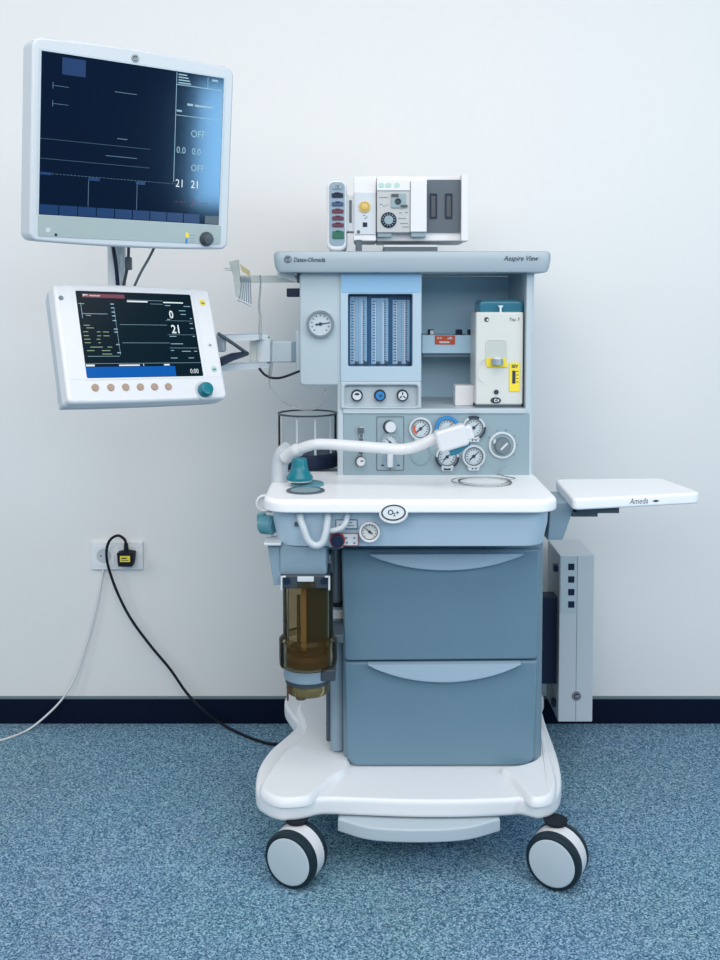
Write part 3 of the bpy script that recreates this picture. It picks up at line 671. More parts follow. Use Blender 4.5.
# fold-out tray at the right ---------------------------------------------
zs2 = 0.800
fl_, fr, br, bl = PZ(573, 499, zs2), PZ(702, 492.5, zs2), PZ(662, 478, zs2), PZ(555, 479, zs2)
def quad_round(q, r, n=6):
    o = []; m = len(q)
    for i in range(m):
        p, a, c = q[i], q[i-1], q[(i+1) % m]; u = (a-p).normalized(); v = (c-p).normalized()
        A, B = p+u*r, p+v*r
        for k in range(n+1):
            t = k/n; z = A*(1-t)**2 + p*2*t*(1-t) + B*t*t; o.append((z.x, z.y))
    return o
q = [v.xy for v in (fl_, fr, br, bl)]
tray = thing('side_tray', 'white flat side tray on the right of the anesthesia machine', 'tray', ((fl_.x+br.x)/2, (fl_.y+br.y)/2, 0.76))
MB().slab(quad_round(q, 0.022), zs2-0.026, zs2, 0.005, 0.006).build('tray_top', 'wtop', tray)
u = (fr-fl_).xy.normalized(); ang = math.atan2(u.y, u.x)
Mt = Matrix.Translation((fl_.x, fl_.y, 0)) @ Matrix.Rotation(ang, 4, 'Z') @ F(0)
L_ = (fr-fl_).length
b = MB(Mt); b.text('Ameda', L_*0.43, zs2-0.0185, 0.019, 0.0004, shear=0.25, sx=0.85); b.slab([(L_*0.605, zs2-0.014), (L_*0.635, zs2-0.017), (L_*0.665, zs2-0.014), (L_*0.635, zs2-0.011)], -0.001, 0.0005)
b.build('tray_lettering', 'ink', tray)
b = MB()
p0, p1, p2, p3 = P(556, 508, -0.60), P(576, 508, -0.60), P(563, 540, -0.60), P(552, 540, -0.60)
MB(F(-0.60)).slab([(p3.x-0.01, p3.z), (p2.x, p2.z), (p1.x, 0.776), (p0.x-0.012, 0.776)], -0.13, 0, 0, 0.004).build('tray_bracket', 'housing', tray)
x0, z0, x1, z1 = RC(575, 507, 617, 512, -0.585); b = MB(F(-0.585)); b.box(x0, x1, 0.752, 0.7745, -0.10, 0.02); b.box(x0-0.01, x0+0.05, 0.742, 0.754, -0.09, 0.012); b.build('tray_hinge', 'slot', tray)

# computer unit hung at the rear right ------------------------------------
Yc = -0.25
x0, z0, x1, z1 = RC(558, 555, 594.5, 722, Yc)
cu = thing('processing_unit', 'tall narrow grey white electronics box hung low behind the right side of the machine', 'electronics box', ((x0+x1)/2, -0.16, z0))
MB(F(Yc)).slab(rrect(x0, z0, x1, z1, 0.003), -0.17, 0, 0.002, 0.004).build('case', 'bezel', cu)
b = MB(F(Yc)); xm = XZ(576.3, 640, Yc)[0]; zm = XZ(0, 613, Yc)[1]
b.slab(rrect(x0+0.003, zm, xm-0.001, z1-0.004, 0.001), 0, 0.0015); b.build('face_plate', 'pale', cu)
MB(F(Yc)).bar(xm, z0+0.003, xm+0.0014, z1-0.004, 0, 0.0004).build('seam', 'inkgrey', cu)
for py in (566.7, 579.3, 592, 604.3):
    a0, c0, a1, c1 = RC(568, py-3.2, 574.3, py+3.2, Yc); MB(F(Yc-0.0014)).box(a0, a1, c0, c1, 0, 0.0008).build('port_cover', 'navy', cu)
cx, cz = XZ(576.5, 696, Yc); b = MB(F(Yc)); b.slab(ell(cx, cz, 4.6*SC(Yc)), 0, 0.002); b.mt(1).frame(ell(cx, cz, 3.9*SC(Yc)), ell(cx, cz, 3.5*SC(Yc)), 0.002, 0.0024); b.text('GE', cx, cz-0.0035, 0.0095, 0.0022, 'CENTER', shear=0.35); b.build('maker_emblem', ['ink', 'lgrey'], cu)
for py in (568, 703):
    zc = XZ(0, py, -0.22)[1]; MB().box(x0-0.010, x0+0.001, -0.225, -0.205, zc-0.009, zc+0.009, 0.001).build('case_latch', 'navy', cu)
# dark mounting plates between box and body
bk = MB().box(bx1-0.004, bx1+0.020, -0.36, -0.16, 0.115, 0.52, 0.002); bk.mt(1).box(bx1+0.018, bx1+0.045, -0.24, -0.15, 0.13, 0.50, 0.002); bk.mt(0).box(bx1+0.040, x0+0.001, -0.22, -0.17, 0.20, 0.44, 0.002)
bk.mt(2).box(bx1+0.018, bx1+0.030, -0.37, -0.34, 0.118, 0.40, 0.002)
bk.build('unit_mount', ['navy', 'black', 'slot'], mac)

# ------------------------------------------------------------------ module rack on top
Yk = -0.50; sk = SC(Yk)
kx0, kz0, kx1, kz1 = RC(353, 173, 468.5, 243, Yk)
zfloor = tz1
rack = thing('module_rack', 'white rack of plug-in monitor modules standing on top of the machine', 'module rack', ((kx0+kx1)/2, Yk+0.11, zfloor))
x0, z0, x1, z1 = RC(376.5, 175, 468.5, 240.5, Yk)
MB(F(Yk+0.02)).slab(rrect(x0, z0, x1, z1, 0.004), -0.19, 0, 0.002, 0.003).build('rack_case', 'white', rack)
x0, z0, x1, z1 = RC(353.5, 176, 376.3, 241, Yk)
lb = MB(F(Yk)).slab(rrect(x0, z0, x1, z1, 0.004), -0.17, 0, 0.002, 0.003).build('side_module', 'white', rack)
x0, z0, x1, z1 = RC(354.5, 192.5, 375.8, 234.5, Yk)
MB(F(Yk)).slab(rrect(x0, z0, x1, z1, 0.002), -0.001, 0.003, 0, 0.001).build('side_module_face', 'bezel', lb)
cx, cz = XZ(364.6, 207, Yk); MB(F(Yk-0.003)).lathe([(5.7*sk, 0), (5.7*sk, 0.003), (4.6*sk, 0.004), (4.4*sk, 0.002), (3.4*sk, 0.002), (3.2*sk, 0.005), (0.5*sk, 0.006)], 28, (cx, cz)).build('gold_button', 'gold', lb, label='gold round button')
b = MB(F(Yk-0.003)); a0, c0, a1, c1 = RC(362.8, 222.5, 367.2, 227, Yk); b.box(a0, a1, c0, c1, 0, 0.001); a0, c0, a1, c1 = RC(357, 230.5, 360, 233.5, Yk); b.mt(1).box(a0, a1, c0, c1, 0, 0.001)
for (u, v) in ((363, 216), (365.5, 217.5), (364, 219)): a0, c0 = XZ(u, v, Yk); b.bar(a0, c0, a0+0.006, c0+0.0015, 0)
b.build('side_module_socket', ['navy', 'slot'], lb)
# gas module with fan
x0, z0, x1, z1 = RC(376.8, 181, 410, 232.5, Yk-0.012)
gm = MB(F(Yk-0.012)).slab(rrect(x0, z0, x1, z1, 0.002), -0.035, 0, 0, 0.002).build('gas_module', 'beige', rack)
a0, c0, a1, c1 = RC(376.8, 180.5, 410, 190.5, Yk-0.014); MB(F(Yk-0.0115)).slab(rrect(a0, c0, a1, c1, 0.001), -0.02, 0.004, 0, 0.002).build('key_strip', 'white', gm)
for pxx in (381.3, 388.3, 397): cx, cz = XZ(pxx, 185.2, Yk-0.0155); MB(F(Yk-0.0153)).slab(ell(cx, cz, 3.0*sk, 2.5*sk, 20), 0, 0.0012).build('module_key', 'mint', gm)
a0, c0, a1, c1 = RC(391, 193.6, 405.8, 208, Yk-0.012); b = MB(F(Yk-0.0118)); b.slab(rrect(a0, c0, a1, c1, 0.002), 0, 0.004, 0, 0.001); cx, cz = XZ(398, 201.5, Yk-0.012); b.mt(1).lathe([(3*sk, 0.003), (3*sk, 0.007), (2.4*sk, 0.008), (1.2*sk, 0.005)], 20, (cx, cz)); b.box(a0+0.001, a0+0.018, c1-0.009, c1-0.001, 0.004, 0.0045); b.box(a1-0.012, a1+0.004, c0+0.002, c0+0.007, 0.003, 0.006); b.build('sample_port', ['panel', 'dark'], gm)
cx, cz = XZ(388.7, 220, Yk-0.012); b = MB(F(Yk-0.0118)); r = 7.7*sk; b.lathe([(r, 0), (r, 0.003), (r*0.9, 0.004), (r*0.62, 0.004), (r*0.6, 0.002)], 32, (cx, cz)); b.mt(1).slab(ell(cx, cz, r*0.58), 0, 0.0035)
for i in range(14): a = 2*pi*i/14; b.slab(ell(cx+r*0.76*cos(a), cz+r*0.76*sin(a), r*0.07, n=8), 0.004, 0.0044)
b.build('fan_grille', ['navy', 'panel'], gm)
b = MB(F(Yk-0.012))
for (u, v, l) in ((379.5, 205, 3), (383, 206.5, 2), (386, 205.5, 2), (399, 213.5, 3), (405, 213, 3), (400, 224, 8), (402, 227.5, 7), (398, 219, 8), (379, 198, 9)):
    a0, c0 = XZ(u, v, Yk-0.012); b.bar(a0, c0, a0+l*sk, c0+0.0022, 0)
b.build('module_print', 'inkgrey', gm)
a0, c0, a1, c1 = RC(410.3, 180.5, 427, 232, Yk-0.012); MB(F(Yk-0.012)).slab(rrect(a0, c0, a1, c1, 0.002), -0.035, 0, 0, 0.003).build('blank_module', 'white', rack)
a0, c0, a1, c1 = RC(427.4, 179, 461, 232, Yk); sl = MB(F(Yk+0.018)).slab(rrect(a0, c0, a1, c1, 0.001), -0.005, 0.0035).build('empty_slot', 'slot', rack)
a_, c_, e_, g_ = RC(461, 174.5, 468.5, 241, Yk); MB(F(Yk)).slab(rrect(a_, c_, e_, g_, 0.002), -0.06, 0.004, 0, 0.002).build('rack_cheek', 'white', rack)
for pxx in (433.8, 449.2):
    a0, c0, a1, c1 = RC(pxx-3.6, 193, pxx+3.6, 218, Yk); b = MB(F(Yk+0.0145)); b.frame(rrect(a0, c0, a1, c1, 0.001), rrect(a0+0.003, c0+0.004, a1-0.003, c1-0.004, 0.001), 0, 0.004); b.mt(1).slab(rrect(a0+0.003, c0+0.004, a1-0.003, c1-0.004, 0.001), 0, 0.0015); b.build('slot_connector', ['navy', 'dark'], sl)
for (u0, u1) in ((377.5, 391.5), (411, 426)):
    a0, c0, a1, c1 = RC(u0, 232.3, u1, 237, Yk); MB(F(Yk-0.006)).slab(rrect(a0, c0, a1, c1, 0.001), -0.03, 0, 0, 0.001).build('release_tab', 'panel', rack)
a0, c0, a1, c1 = RC(384, 240, 437.5, 247, Yk); b = MB(); b.box(a0, a1, Yk-0.005, Yk+0.17, zfloor, zfloor+0.012, 0.001); b.mt(1).box(a0, a1, Yk+0.0, Yk+0.165, zfloor+0.012, zfloor+0.0165); b.build('foot_plate', ['slot', 'lgrey'], rack)
a0, c0, a1, c1 = RC(355.5, 241, 362, 246, Yk); MB().box(a0, a1, Yk+0.0, Yk+0.02, zfloor-0.0, c1+0.004, 0.001).build('rack_foot', 'slot', rack)

# patient module hanging at the left end of the rack
Ym = -0.52; sm = SC(Ym)
x0, z0, x1, z1 = RC(327.5, 180, 346.5, 246, Ym)
zc0 = zfloor + 0.001
pm = thing('patient_module', 'narrow rounded upright module with a column of coloured sockets at the left of the rack', 'patient module', ((x0+x1)/2, Ym+0.08, zc0))
MB(F(Ym)).slab(rrect(x0-0.002, zc0, x1, z1, 0.018, 8), -0.15, 0, 0.004, 0.008, 4).build('module_shell', 'white', pm)
MB(F(Ym)).slab(rrect(x0+0.004, zc0+0.012, x1-0.004, z1-0.005, 0.012, 6), 0, 0.0015).build('socket_panel', 'housing', pm)
for (py, h_, mm, nm) in ((187, 4.5, 'panel', None), (195.3, 5, 'navy', 'black socket'), (204, 4.6, 'c_navy', 'blue socket'), (211.2, 4.4, 'c_maroon', 'maroon socket'), (218.2, 4.4, 'c_maroon', 'maroon socket'), (225, 4.4, 'c_maroon', 'maroon socket'), (234.8, 8, 'c_green', 'green socket')):
    w_ = 5.8 if nm else 4.8; cxp = 337.3 + (py-187)*0.02
    a0, c0, a1, c1 = RC(cxp-w_, py-h_/2, cxp+w_, py+h_/2, Ym); b = MB(F(Ym-0.0014)); b.slab(rrect(a0, c0, a1, c1-0.001, 0.003), 0, 0.003, 0, 0.001); b.slab(rrect(a0+0.008, c1-0.004, a1-0.008, c1+0.001, 0.001), 0, 0.003, 0, 0.001)
    if not nm: b.mt(1).text('GE', (a0+a1)/2, c0+0.002, 0.009, 0.0032, 'CENTER')
    b.build('cable_socket' if nm else 'module_key', [mm, 'navy'], pm, label=nm)
b = MB(); a0, c0, a1, c1 = RC(346, 196, 354, 232, Ym+0.05); b.box(a0, a1+0.004, Ym+0.03, Ym+0.10, c0, c1, 0.002); b.build('module_dock', 'lgrey', pm)
MB(F(Ym+0.03)).box(a0+0.008, a0+0.014, c0+0.02, c1-0.012, 0, 0.001).build('dock_slot', 'slot', pm)

# ------------------------------------------------------------------ vaporiser and its neighbours in the bay
Yv = -0.485; sv = SC(Yv)
vx0, vz0, vx1, vz1 = RC(475.3, 312, 523.7, 405, Yv)
vap = thing('vaporizer', 'cream anesthetic vaporizer with a yellow strip label in the cabinet bay', 'vaporizer', ((vx0+vx1)/2, Yv+0.06, zl))
MB(F(Yv)).slab(rrect(vx0, vz0, vx1, vz1, 0.005), -0.115, 0, 0.002, 0.006, 4).build('vaporizer_case', 'cream', vap)
a0, c0, a1, c1 = RC(476.5, 404, 522, 409, Yv); MB(F(Yv+0.006)).box(a0, a1, zl+0.0004, vz0+0.004, -0.10, 0).build('vaporizer_foot', 'slot', vap)
a0, c0, a1, c1 = RC(478.5, 300, 524, 313, Yv+0.015)
b = MB(F(Yv+0.012)); o = rrect(a0, vz1-0.006, a1-0.001, c1, 0.012, 5)
b.slab(o, -0.09, 0, 0.004, 0.008, 4); b.build('dial_cap', 'tealg', vap, label='dark teal cap')
p = XZ(500.7, 308, Yv); MB(F(Yv+0.003)).slab([(p[0]-0.0025, vz1-0.003), (p[0]+0.0025, vz1-0.003), (p[0]+0.002, p[1]), (p[0]+0.0065, p[1]+0.006), (p[0]-0.0065, p[1]+0.006), (p[0]-0.002, p[1])], -0.002, 0.003).build('dial_pointer', 'white', vap)
a0, c0, a1, c1 = RC(485.3, 339.3, 507, 364, Yv); b = MB(F(Yv-0.0006)); b.frame(rrect(a0, c0, a1, c1, 0.008, 5), rrect(a0+0.002, c0, a1-0.002, c1-0.003, 0.007, 5), 0, 0.0015, 0.0005); b.mt(1).slab(rrect(a0+0.001, c0, a1-0.001, c1-0.002, 0.007, 5), 0, 0.0006); b.build('filler_recess', ['cream', 'creamd'], vap)
a0, c0, a1, c1 = RC(485.5, 358, 507.5, 367, Yv); b = MB(F(Yv-0.001)); b.slab([(a0+0.003, c0), (a1-0.001, c0), (a1, c0+0.004), (a1-0.006, c1), (a0+0.002, c1+0.001), (a0, c1-0.004)], 0, 0.003); b.build('filler_label', 'yellow', vap)
cx, cz = XZ(496.5, 361, Yv); b = MB(Matrix.Translation((cx, Yv-0.012, cz)))
n = 30; prof = [[((0.0135 + 0.0009*(i % 2))*cos(2*pi*i/n), (0.0135 + 0.0009*(i % 2))*sin(2*pi*i/n), w) for i in range(n)] for w in (-0.008, 0.006)]
b.rings(prof); b.mt(1).lathe([(0.0125, 0.006), (0.0105, 0.0095), (0.001, 0.0095)], 24); b.build('filler_cap', ['grey', 'lgrey'], vap)
a0, c0, a1, c1 = RC(509, 362.5, 520, 391.5, Yv); b = MB(F(Yv-0.0004)); b.slab(rrect(a0, c0, a1, c1, 0.004), 0, 0.002, 0, 0.0006)
b.mt(1).text('SEV', (a0+a1)/2, c1-0.0125, 0.0105, 0.0024, 'CENTER', thick=0.0004, sx=0.95); w0, y0, w1, y1 = RC(512, 370.5, 515.4, 383.5, Yv); b.slab(rrect(w0, y0, w1, y1, 0.001), 0.002, 0.0026)
for v in (371, 374.5, 378, 381.5): e0, f0 = XZ(516, v, Yv); b.bar(e0, f0-0.0018, e0+0.0055, f0, 0.002)
b.build('level_gauge', ['yellow', 'ink'], vap, label='yellow strip with level window')
b = MB(F(Yv-0.0003)); cx, cz = XZ(486.6, 319.5, Yv); b.slab(ell(cx, cz, 2.4*sv), 0, 0.0006); b.mt(1).slab(ell(cx+0.002, cz-0.001, 1.1*sv, n=14), 0.0006, 0.0009); b.build('maker_emblem', ['ink', 'cream'], vap); b = MB(F(Yv-0.0003))
cx, cz = XZ(514.5, 321, Yv); b.text('Tec 7', cx, cz, 0.0108, 0.0006, 'CENTER', thick=0.0001); b.build('model_lettering', 'ink', vap); b = MB(F(Yv-0.0003)); cx, cz = XZ(496.2, 392, Yv); b.slab(ell(cx, cz, 2.4*sv), 0, 0.003, 0, 0.001); b.build('lock_button', 'ink', vap); b = MB(F(Yv-0.0003))
cx, cz = XZ(495.7, 400.3, Yv); b.slab(ell(cx, cz, 5.2*sv, 3.1*sv), 0, 0.002); b.mt(1); b.arc(cx, cz, 0.002, 0.0042, R(60), R(330), 0.002, 0.0026, 10); b.bar(cx+0.004, cz-0.0025, cx+0.0075, cz+0.0025, 0.002)
b.build('drain_port', ['ink', 'cream'], vap)
pts = [P(x, y, Yv-0.004) for x, y in ((489, 357.5), (482, 361), (478.3, 368), (477.6, 375), (480, 380), (485, 383))]
MB().tube(spline(pts, 6), 0.0006, 6).build('cap_tether', 'lgrey', vap)
a0, c0, a1, c1 = RC(455, 385.5, 473.5, 408, -0.44)
wb = MB().box(a0, a1, -0.44, -0.385, zl+0.0004, c1, 0.002).build('white_box', 'white'); tag(wb, 'small plain white box on the bay shelf left of the vaporizer', 'box')

# ------------------------------------------------------------------ bellows, canister, breathing arm
Yb = -0.36
c = P(307.5, 440, Yb); rb = 29.5*SC(Yb); zt1 = XZ(0, 412, Yb)[1]
bel = thing('bellows_assembly', 'clear bellows cylinder with a dark top ring beside the gauge panel', 'bellows', (c.x, Yb, zt))
T0 = Matrix.Translation((c.x, Yb, 0))
b = MB(T0); b.rings([[(r*cos(2*pi*i/40), r*sin(2*pi*i/40), w) for i in range(40)] for r, w in ((rb, zt+0.018), (rb, zt1-0.006), (rb-0.003, zt1-0.006), (rb-0.003, zt+0.018))], loop=True); b.build('cylinder', 'clear', bel)
b = MB(T0); b.rings([[(q*cos(2*pi*i/40), q*sin(2*pi*i/40), w) for i in range(40)] for q, w in ((rb-0.003, zt1-0.005), (rb+0.001, zt1-0.005), (rb+0.001, zt1-0.001), (rb-0.003, zt1-0.001))], loop=True); b.build('cylinder_lid', 'dark', bel)
b = MB(T0); b.lathe([(rb+0.003, zt+0.0002), (rb+0.003, zt+0.03), (rb-0.002, zt+0.036), (rb-0.01, zt+0.036), (0.01, zt+0.034)], 40); b.build('bellows_base', 'navy', bel)
for a in (200, 250, 290, 335): 
    q = (rb-0.008)*cos(R(a)), (rb-0.008)*sin(R(a)); MB(T0).cyl((q[0], q[1], zt+0.03), (q[0], q[1], zt1-0.006), 0.003, n=10).build('guide_rod', 'lgrey', bel)

Ya2 = -0.70
c = P(308, 620, Ya2); sa = SC(Ya2)
Yq = Ya2-0.054; zA = XZ(0, 587, Yq)[1]; zB = XZ(0, 649, Yq)[1]; zC = XZ(0, 671, Yq)[1]; zD = XZ(0, 685, Yq)[1]; zE = XZ(0, 701, Yq)[1]
can = thing('absorber_canister', 'amber see-through absorber canister hanging at the left of the drawers', 'canister', (c.x, Ya2, zE))
T0 = Matrix.Translation((c.x, Ya2, 0)); ra = 25.5*sa
def shell(b, prof, th, n=40):
    b.rings([[(r*cos(2*pi*i/n), r*sin(2*pi*i/n), w) for i in range(n)] for r, w in prof + [(r-th, w) for r, w in reversed(prof)]], loop=True)
b = MB(T0); shell(b, [(ra, zB-0.002), (ra, zA+0.012)], 0.003); b.build('canister_wall', 'amber', can)
b = MB(T0); shell(b, [(29*sa, zC-0.002), (29.5*sa, zC+0.012), (29.5*sa, zB+0.006), (ra+0.001, zB+0.014)], 0.004); b.build('canister_collar', 'amber', can)
b = MB(T0); b.lathe([(24*sa, zC+0.002), (24*sa, zC+0.016), (20*sa, zC+0.024), (0.004, zC+0.026)], 32)
for i in range(26):
    a = i*2.399; r = 0.028 + 0.020*((i*0.618) % 1); q = (r*cos(a), r*sin(a)); b.slab([(q[0]+0.009*cos(a+k*pi/2+i), q[1]+0.009*sin(a+k*pi/2+i)) for k in range(4)], zC+0.018, zC+0.030+0.008*((i*0.37) % 1))
b.build('canister_filling', 'amberdark', can)
b = MB(T0); b.cyl((-0.008, -0.02, zC+0.02), (-0.008, -0.02, zA), 0.0058); b.mt(1); b.cyl((-0.020, -0.012, zC+0.02), (-0.020, -0.012, zA-0.03), 0.004); b.build('dip_tube', ['copper', 'amberdark'], can)
b = MB(T0); b.slab(rrect(-0.006, 0.018, 0.048, 0.022, 0.001), zC+0.01, zA); b.slab(rrect(-0.048, -0.0, -0.044, 0.02, 0.001), zC+0.01, zA); b.build('inner_divider', mat('smoky_plastic', (0.02, 0.03, 0.028), 0.4), can)
x0, z0, x1, z1 = RC(281.5, 575, 329.5, 588.5, Ya2-0.05)
b = MB(); b.box(x0, x1, Ya2-0.052, Ya2+0.05, z0, z1, 0.004); b.mt(1).box(c.x-0.020, c.x+0.016, Ya2-0.058, Ya2-0.051, z1-0.013, z1-0.002, 0.002)
for e in (x0-0.0015, x1-0.0025): b.box(e, e+0.004, Ya2-0.057, Ya2-0.05, z0-0.002, z1-0.001, 0.001)
for e in (x0, x1-0.010): b.box(e, e+0.010, Ya2-0.057, Ya2-0.05, z1-0.004, z1-0.001, 0.001)
b.mt(2)
for e in (x0+0.012, x1-0.012): b.cyl((e, Ya2-0.058, z1-0.012), (e, Ya2-0.05, z1-0.012), 0.007)
b.build('canister_clamp', ['dark', 'lgrey', 'navy'], can)
b = MB(T0); b.lathe([(0.02, zD), (24.5*sa, zD), (25*sa, zD+0.003), (25*sa, zC-0.002), (20*sa, zC)], 36); b.mt(1); b.lathe([(0.02, zD-0.010), (23.4*sa, zD-0.010), (23.4*sa, zD+0.001)], 36); b.box(0.030, 0.062, -0.048, 0.03, zD+0.006, zC-0.001, 0.002); b.build('canister_base', ['sidem', 'dark'], can)
b = MB(T0); shell(b, [(21*sa, zE+0.002), (22.3*sa, zE+0.010), (22.3*sa, zD-0.008)], 0.003); b.lathe([(0.01, zE), (19*sa, zE), (21*sa, zE+0.003), (0.01, zE+0.005)], 30); b.build('condensate_cup', 'amberl', can)
b = MB(T0); b.cyl((-0.030, -0.025, zE+0.006), (-0.030, -0.025, zD-0.008), 0.011); b.cyl((-0.043, -0.036, zE-0.006), (-0.043, -0.036, zD-0.006), 0.0022, n=8); b.cyl((-0.014, -0.03, zE-0.004), (-0.014, -0.03, zE+0.02), 0.012, 0.012); b.build('drain_valve', 'amberdark', can)
MB().box(c.x+0.045, XZ(344, 650, -0.6)[0], -0.70, -0.60, zB-0.006, zB+0.012, 0.002).build('canister_arm', 'slot', can)

# swivelling bag arm
Yg = -0.60
p0 = PZ(279.5, 481.5, zt); arm = thing('bag_arm', 'white swivel breathing arm reaching across the gauge panel above worktop', 'breathing arm', (p0.x, p0.y, zt))
pe = P(280.5, 458, p0.y)
b = MB(); r = 8.3*SC(p0.y)
b.tube(spline([(p0.x, p0.y, zt+0.0003), (p0.x, p0.y, zt+0.02), (pe.x, p0.y, pe.z-0.008), (pe.x+0.006, p0.y-0.004, pe.z+0.010), (pe.x+0.020, p0.y-0.010, pe.z+0.022)], 6), r, 20)
b.build('arm_post', 'bezel', arm)
pts = [P(285, 458, -0.60), P(291, 453.5, -0.61), P(300, 449, -0.63), P(311, 445.2, -0.64), P(322, 444, -0.645), P(345, 445.2, -0.65), P(375, 447.5, -0.655), P(400, 449.2, -0.66), P(416, 446.5, -0.665), P(430, 440.5, -0.67), P(446, 434, -0.675)]
n_ = 6; sp = spline(pts, n_); rad = [(0.016 if i < n_*2 else 0.0125) for i in range(len(sp))]
MB().tube(sp, rad, 16).build('arm_tube', 'gloss', arm)
bj = P(299.5, 460, -0.645); zbell0 = XZ(0, 479.5, -0.645)[1]
b = MB(Matrix.Translation((bj.x, -0.645, 0)))
b.lathe([(0.0300, zbell0), (0.0305, zbell0+0.006), (0.0255, zbell0+0.013), (0.0205, zbell0+0.022), (0.0180, zbell0+0.032), (0.0170, zbell0+0.045), (0.0155, zbell0+0.048), (0.003, zbell0+0.05)], 32)
b.mt(1).lathe([(0.027, zbell0-0.0035), (0.030, zbell0), (0.01, zbell0+0.001)], 32); b.mt(2).cyl((0.003, 0, zt+0.0002), (0.003, 0, zbell0), 0.003, n=12)
b.build('relief_valve', ['teal', 'white', 'ink'], arm, label='teal bell-shaped valve')
hc = P(451, 437.5, -0.69); ha = R(17)
Mh = Matrix.Translation(hc) @ Matrix.Rotation(-ha, 4, 'Y') @ F(0)
b = MB(Mh); b.slab(rrect(-0.034, -0.025, 0.036, 0.024, 0.009, 5), -0.020, 0.020, 0.008, 0.009, 4); b.slab(rrect(0.030, -0.016, 0.050, 0.016, 0.006, 4), -0.014, 0.014, 0.005, 0.006)
hd = b.build('arm_head', 'gloss', arm)
b = MB(Mh); b.loft([([(-0.013, -0.037), (0.003, -0.038), (0.036, -0.026), (0.036, -0.018), (-0.013, -0.018)], -0.012), ([(-0.013, -0.037), (0.003, -0.038), (0.036, -0.026), (0.036, -0.018), (-0.013, -0.018)], 0.014)]); b.build('release_button', 'tealg', hd, label='dark teal lever')

# flow sensor pads set on the worktop
c = PZ(305.5, 491, zt); b = MB(Matrix.Translation((c.x, c.y, zt+0.0002)))
b.lathe([(0.0425, 0), (0.0425, 0.002), (0.040, 0.0032), (0.034, 0.0032), (0.033, 0.0022)], 40); b.mt(1).lathe([(0.033, 0.001), (0.033, 0.0026), (0.001, 0.003)], 40)
b.build('valve_disc', ['slot', 'panel'], mac, label='grey blue disc near worktop front')
c = PZ(307, 486, zt); b = MB(Matrix.Translation((c.x, c.y+0.012, zt+0.0002))); b.lathe([(0.038, 0), (0.038, 0.004), (0.035, 0.006), (0.001, 0.006)], 40); b.build('valve_disc', 'tealp', mac, label='teal grey disc behind the other')

# clear tube coil lying on the worktop
c = PZ(483, 482.5, zt); pts = []
for i in range(90):
    a = i*2*pi/30 + 0.4; r = 0.072 - 0.016*(i/90) + 0.006*sin(i*0.37); pts.append((c.x + 0.008*sin(i*0.11) + r*cos(a), c.y + 0.002*cos(i*0.2) + r*0.80*sin(a), zt+0.0016+0.0012*(i//30)))
q = Vector(pts[-1]); pts += [tuple(q + Vector((0.02, 0.012, 0.002))), tuple(PZ(497, 474, zt+0.004)), tuple(P(505, 466, -0.515))]
cl = MB().tube(spline(pts, 2), 0.0011, 6).build('sampling_tube', 'tube'); tag(cl, 'thin clear tube coiled on the white worktop below the gauges', 'tube')

# ------------------------------------------------------------------ hose holder and hanging tubing, upper left
Yh = -0.46
hh = thing('hose_holder', 'frosted plastic hose holder arm at upper left below the top shelf', 'hose holder', (XZ(285, 280, Yh)[0], Yh, XZ(0, 282, Yh)[1]))
x0, z0, x1, z1 = RC(240, 275.5, 303, 282.5, Yh); MB(F(Yh)).slab(rrect(x0, z0, x1+0.002, z1, 0.002), -0.012, 0.0, 0.001, 0.002).build('holder_arm', 'frost', hh)
a = [XZ(*q, Yh) for q in ((277, 273), (293, 273), (299, 283), (286, 279), (278, 277))]
MB(F(Yh-0.001)).slab([a[4], a[3], a[2], a[1], a[0]], -0.01, 0.010).build('arm_bracket', 'lgrey', hh)
x0, z0, x1, z1 = RC(297, 273, 302.5, 283, Yh-0.01); MB(F(Yh-0.01)).box(x0, x1+0.002, z0, z1+0.004, -0.03, 0.004, 0.001).build('arm_pivot', 'slot', hh)
a = [XZ(*q, Yh-0.01) for q in ((229, 262), (239, 259.5), (240, 277), (241, 294), (238.5, 298), (236, 296), (233.5, 276))]
MB(F(Yh-0.01)).slab([a[i] for i in (6, 5, 4, 3, 2, 1, 0)], -0.004, 0.004, 0.001, 0.001).build('clip_plate', 'frost', hh)
a = [XZ(*q, Yh+0.01) for q in ((240, 264), (250, 271), (250.5, 277), (242, 271))]
MB(F(Yh+0.01)).slab([a[3], a[2], a[1], a[0]], -0.002, 0.002).build('clip_tab', 'amberl', hh)
for i in range(6):
    t = i/5; p_ = [P(241+t*9, 277+t*0.5, Yh), P(241.5+t*9, 287+t*2, Yh-0.004), P(239.5+t*11.5, 299+t*5, Yh-0.010)]
    MB().tube(spline(p_, 4), 0.0014, 6).build('comb_wire', 'side', hh)
MB().tube([P(237.5, 300, Yh-0.010), P(245, 302.5, Yh-0.010), P(252, 306, Yh-0.010)], 0.0022, 8).build('comb_bar', 'grey', hh)
for (xa, ya_, xb, yb_) in ((239, 268, 224, 268.5), (237, 271, 226, 270)): MB().tube([P(xa, ya_, Yh-0.012), P(xb, yb_, Yh-0.012)], 0.0012, 6).build('clip_pin', 'frost', hh)
pts = [P(x, y, Yh-0.016) for x, y in ((260, 275), (260.5, 283), (259.5, 295), (258.5, 306), (259.5, 316), (259, 331), (259, 340))]
hang = [P(x, y, Yh-0.028) for x, y in ((272, 340), (271, 362), (269.5, 378), (270, 386), (275, 394), (284, 402), (294, 407), (306, 410), (318, 407), (324, 397), (325, 388))]
t1 = MB().tube(spline(pts, 6), 0.0018, 8); t1.tube(spline([p + Vector((0.006*k/6, 0, 0)) for k, p in enumerate(pts)], 6), 0.0012, 8)
tag(t1.build('sampling_tube', 'tube'), 'thin clear tube hanging straight down from the frosted hose holder', 'tube')
t2 = MB().tube(spline(hang, 6), 0.0018, 8)
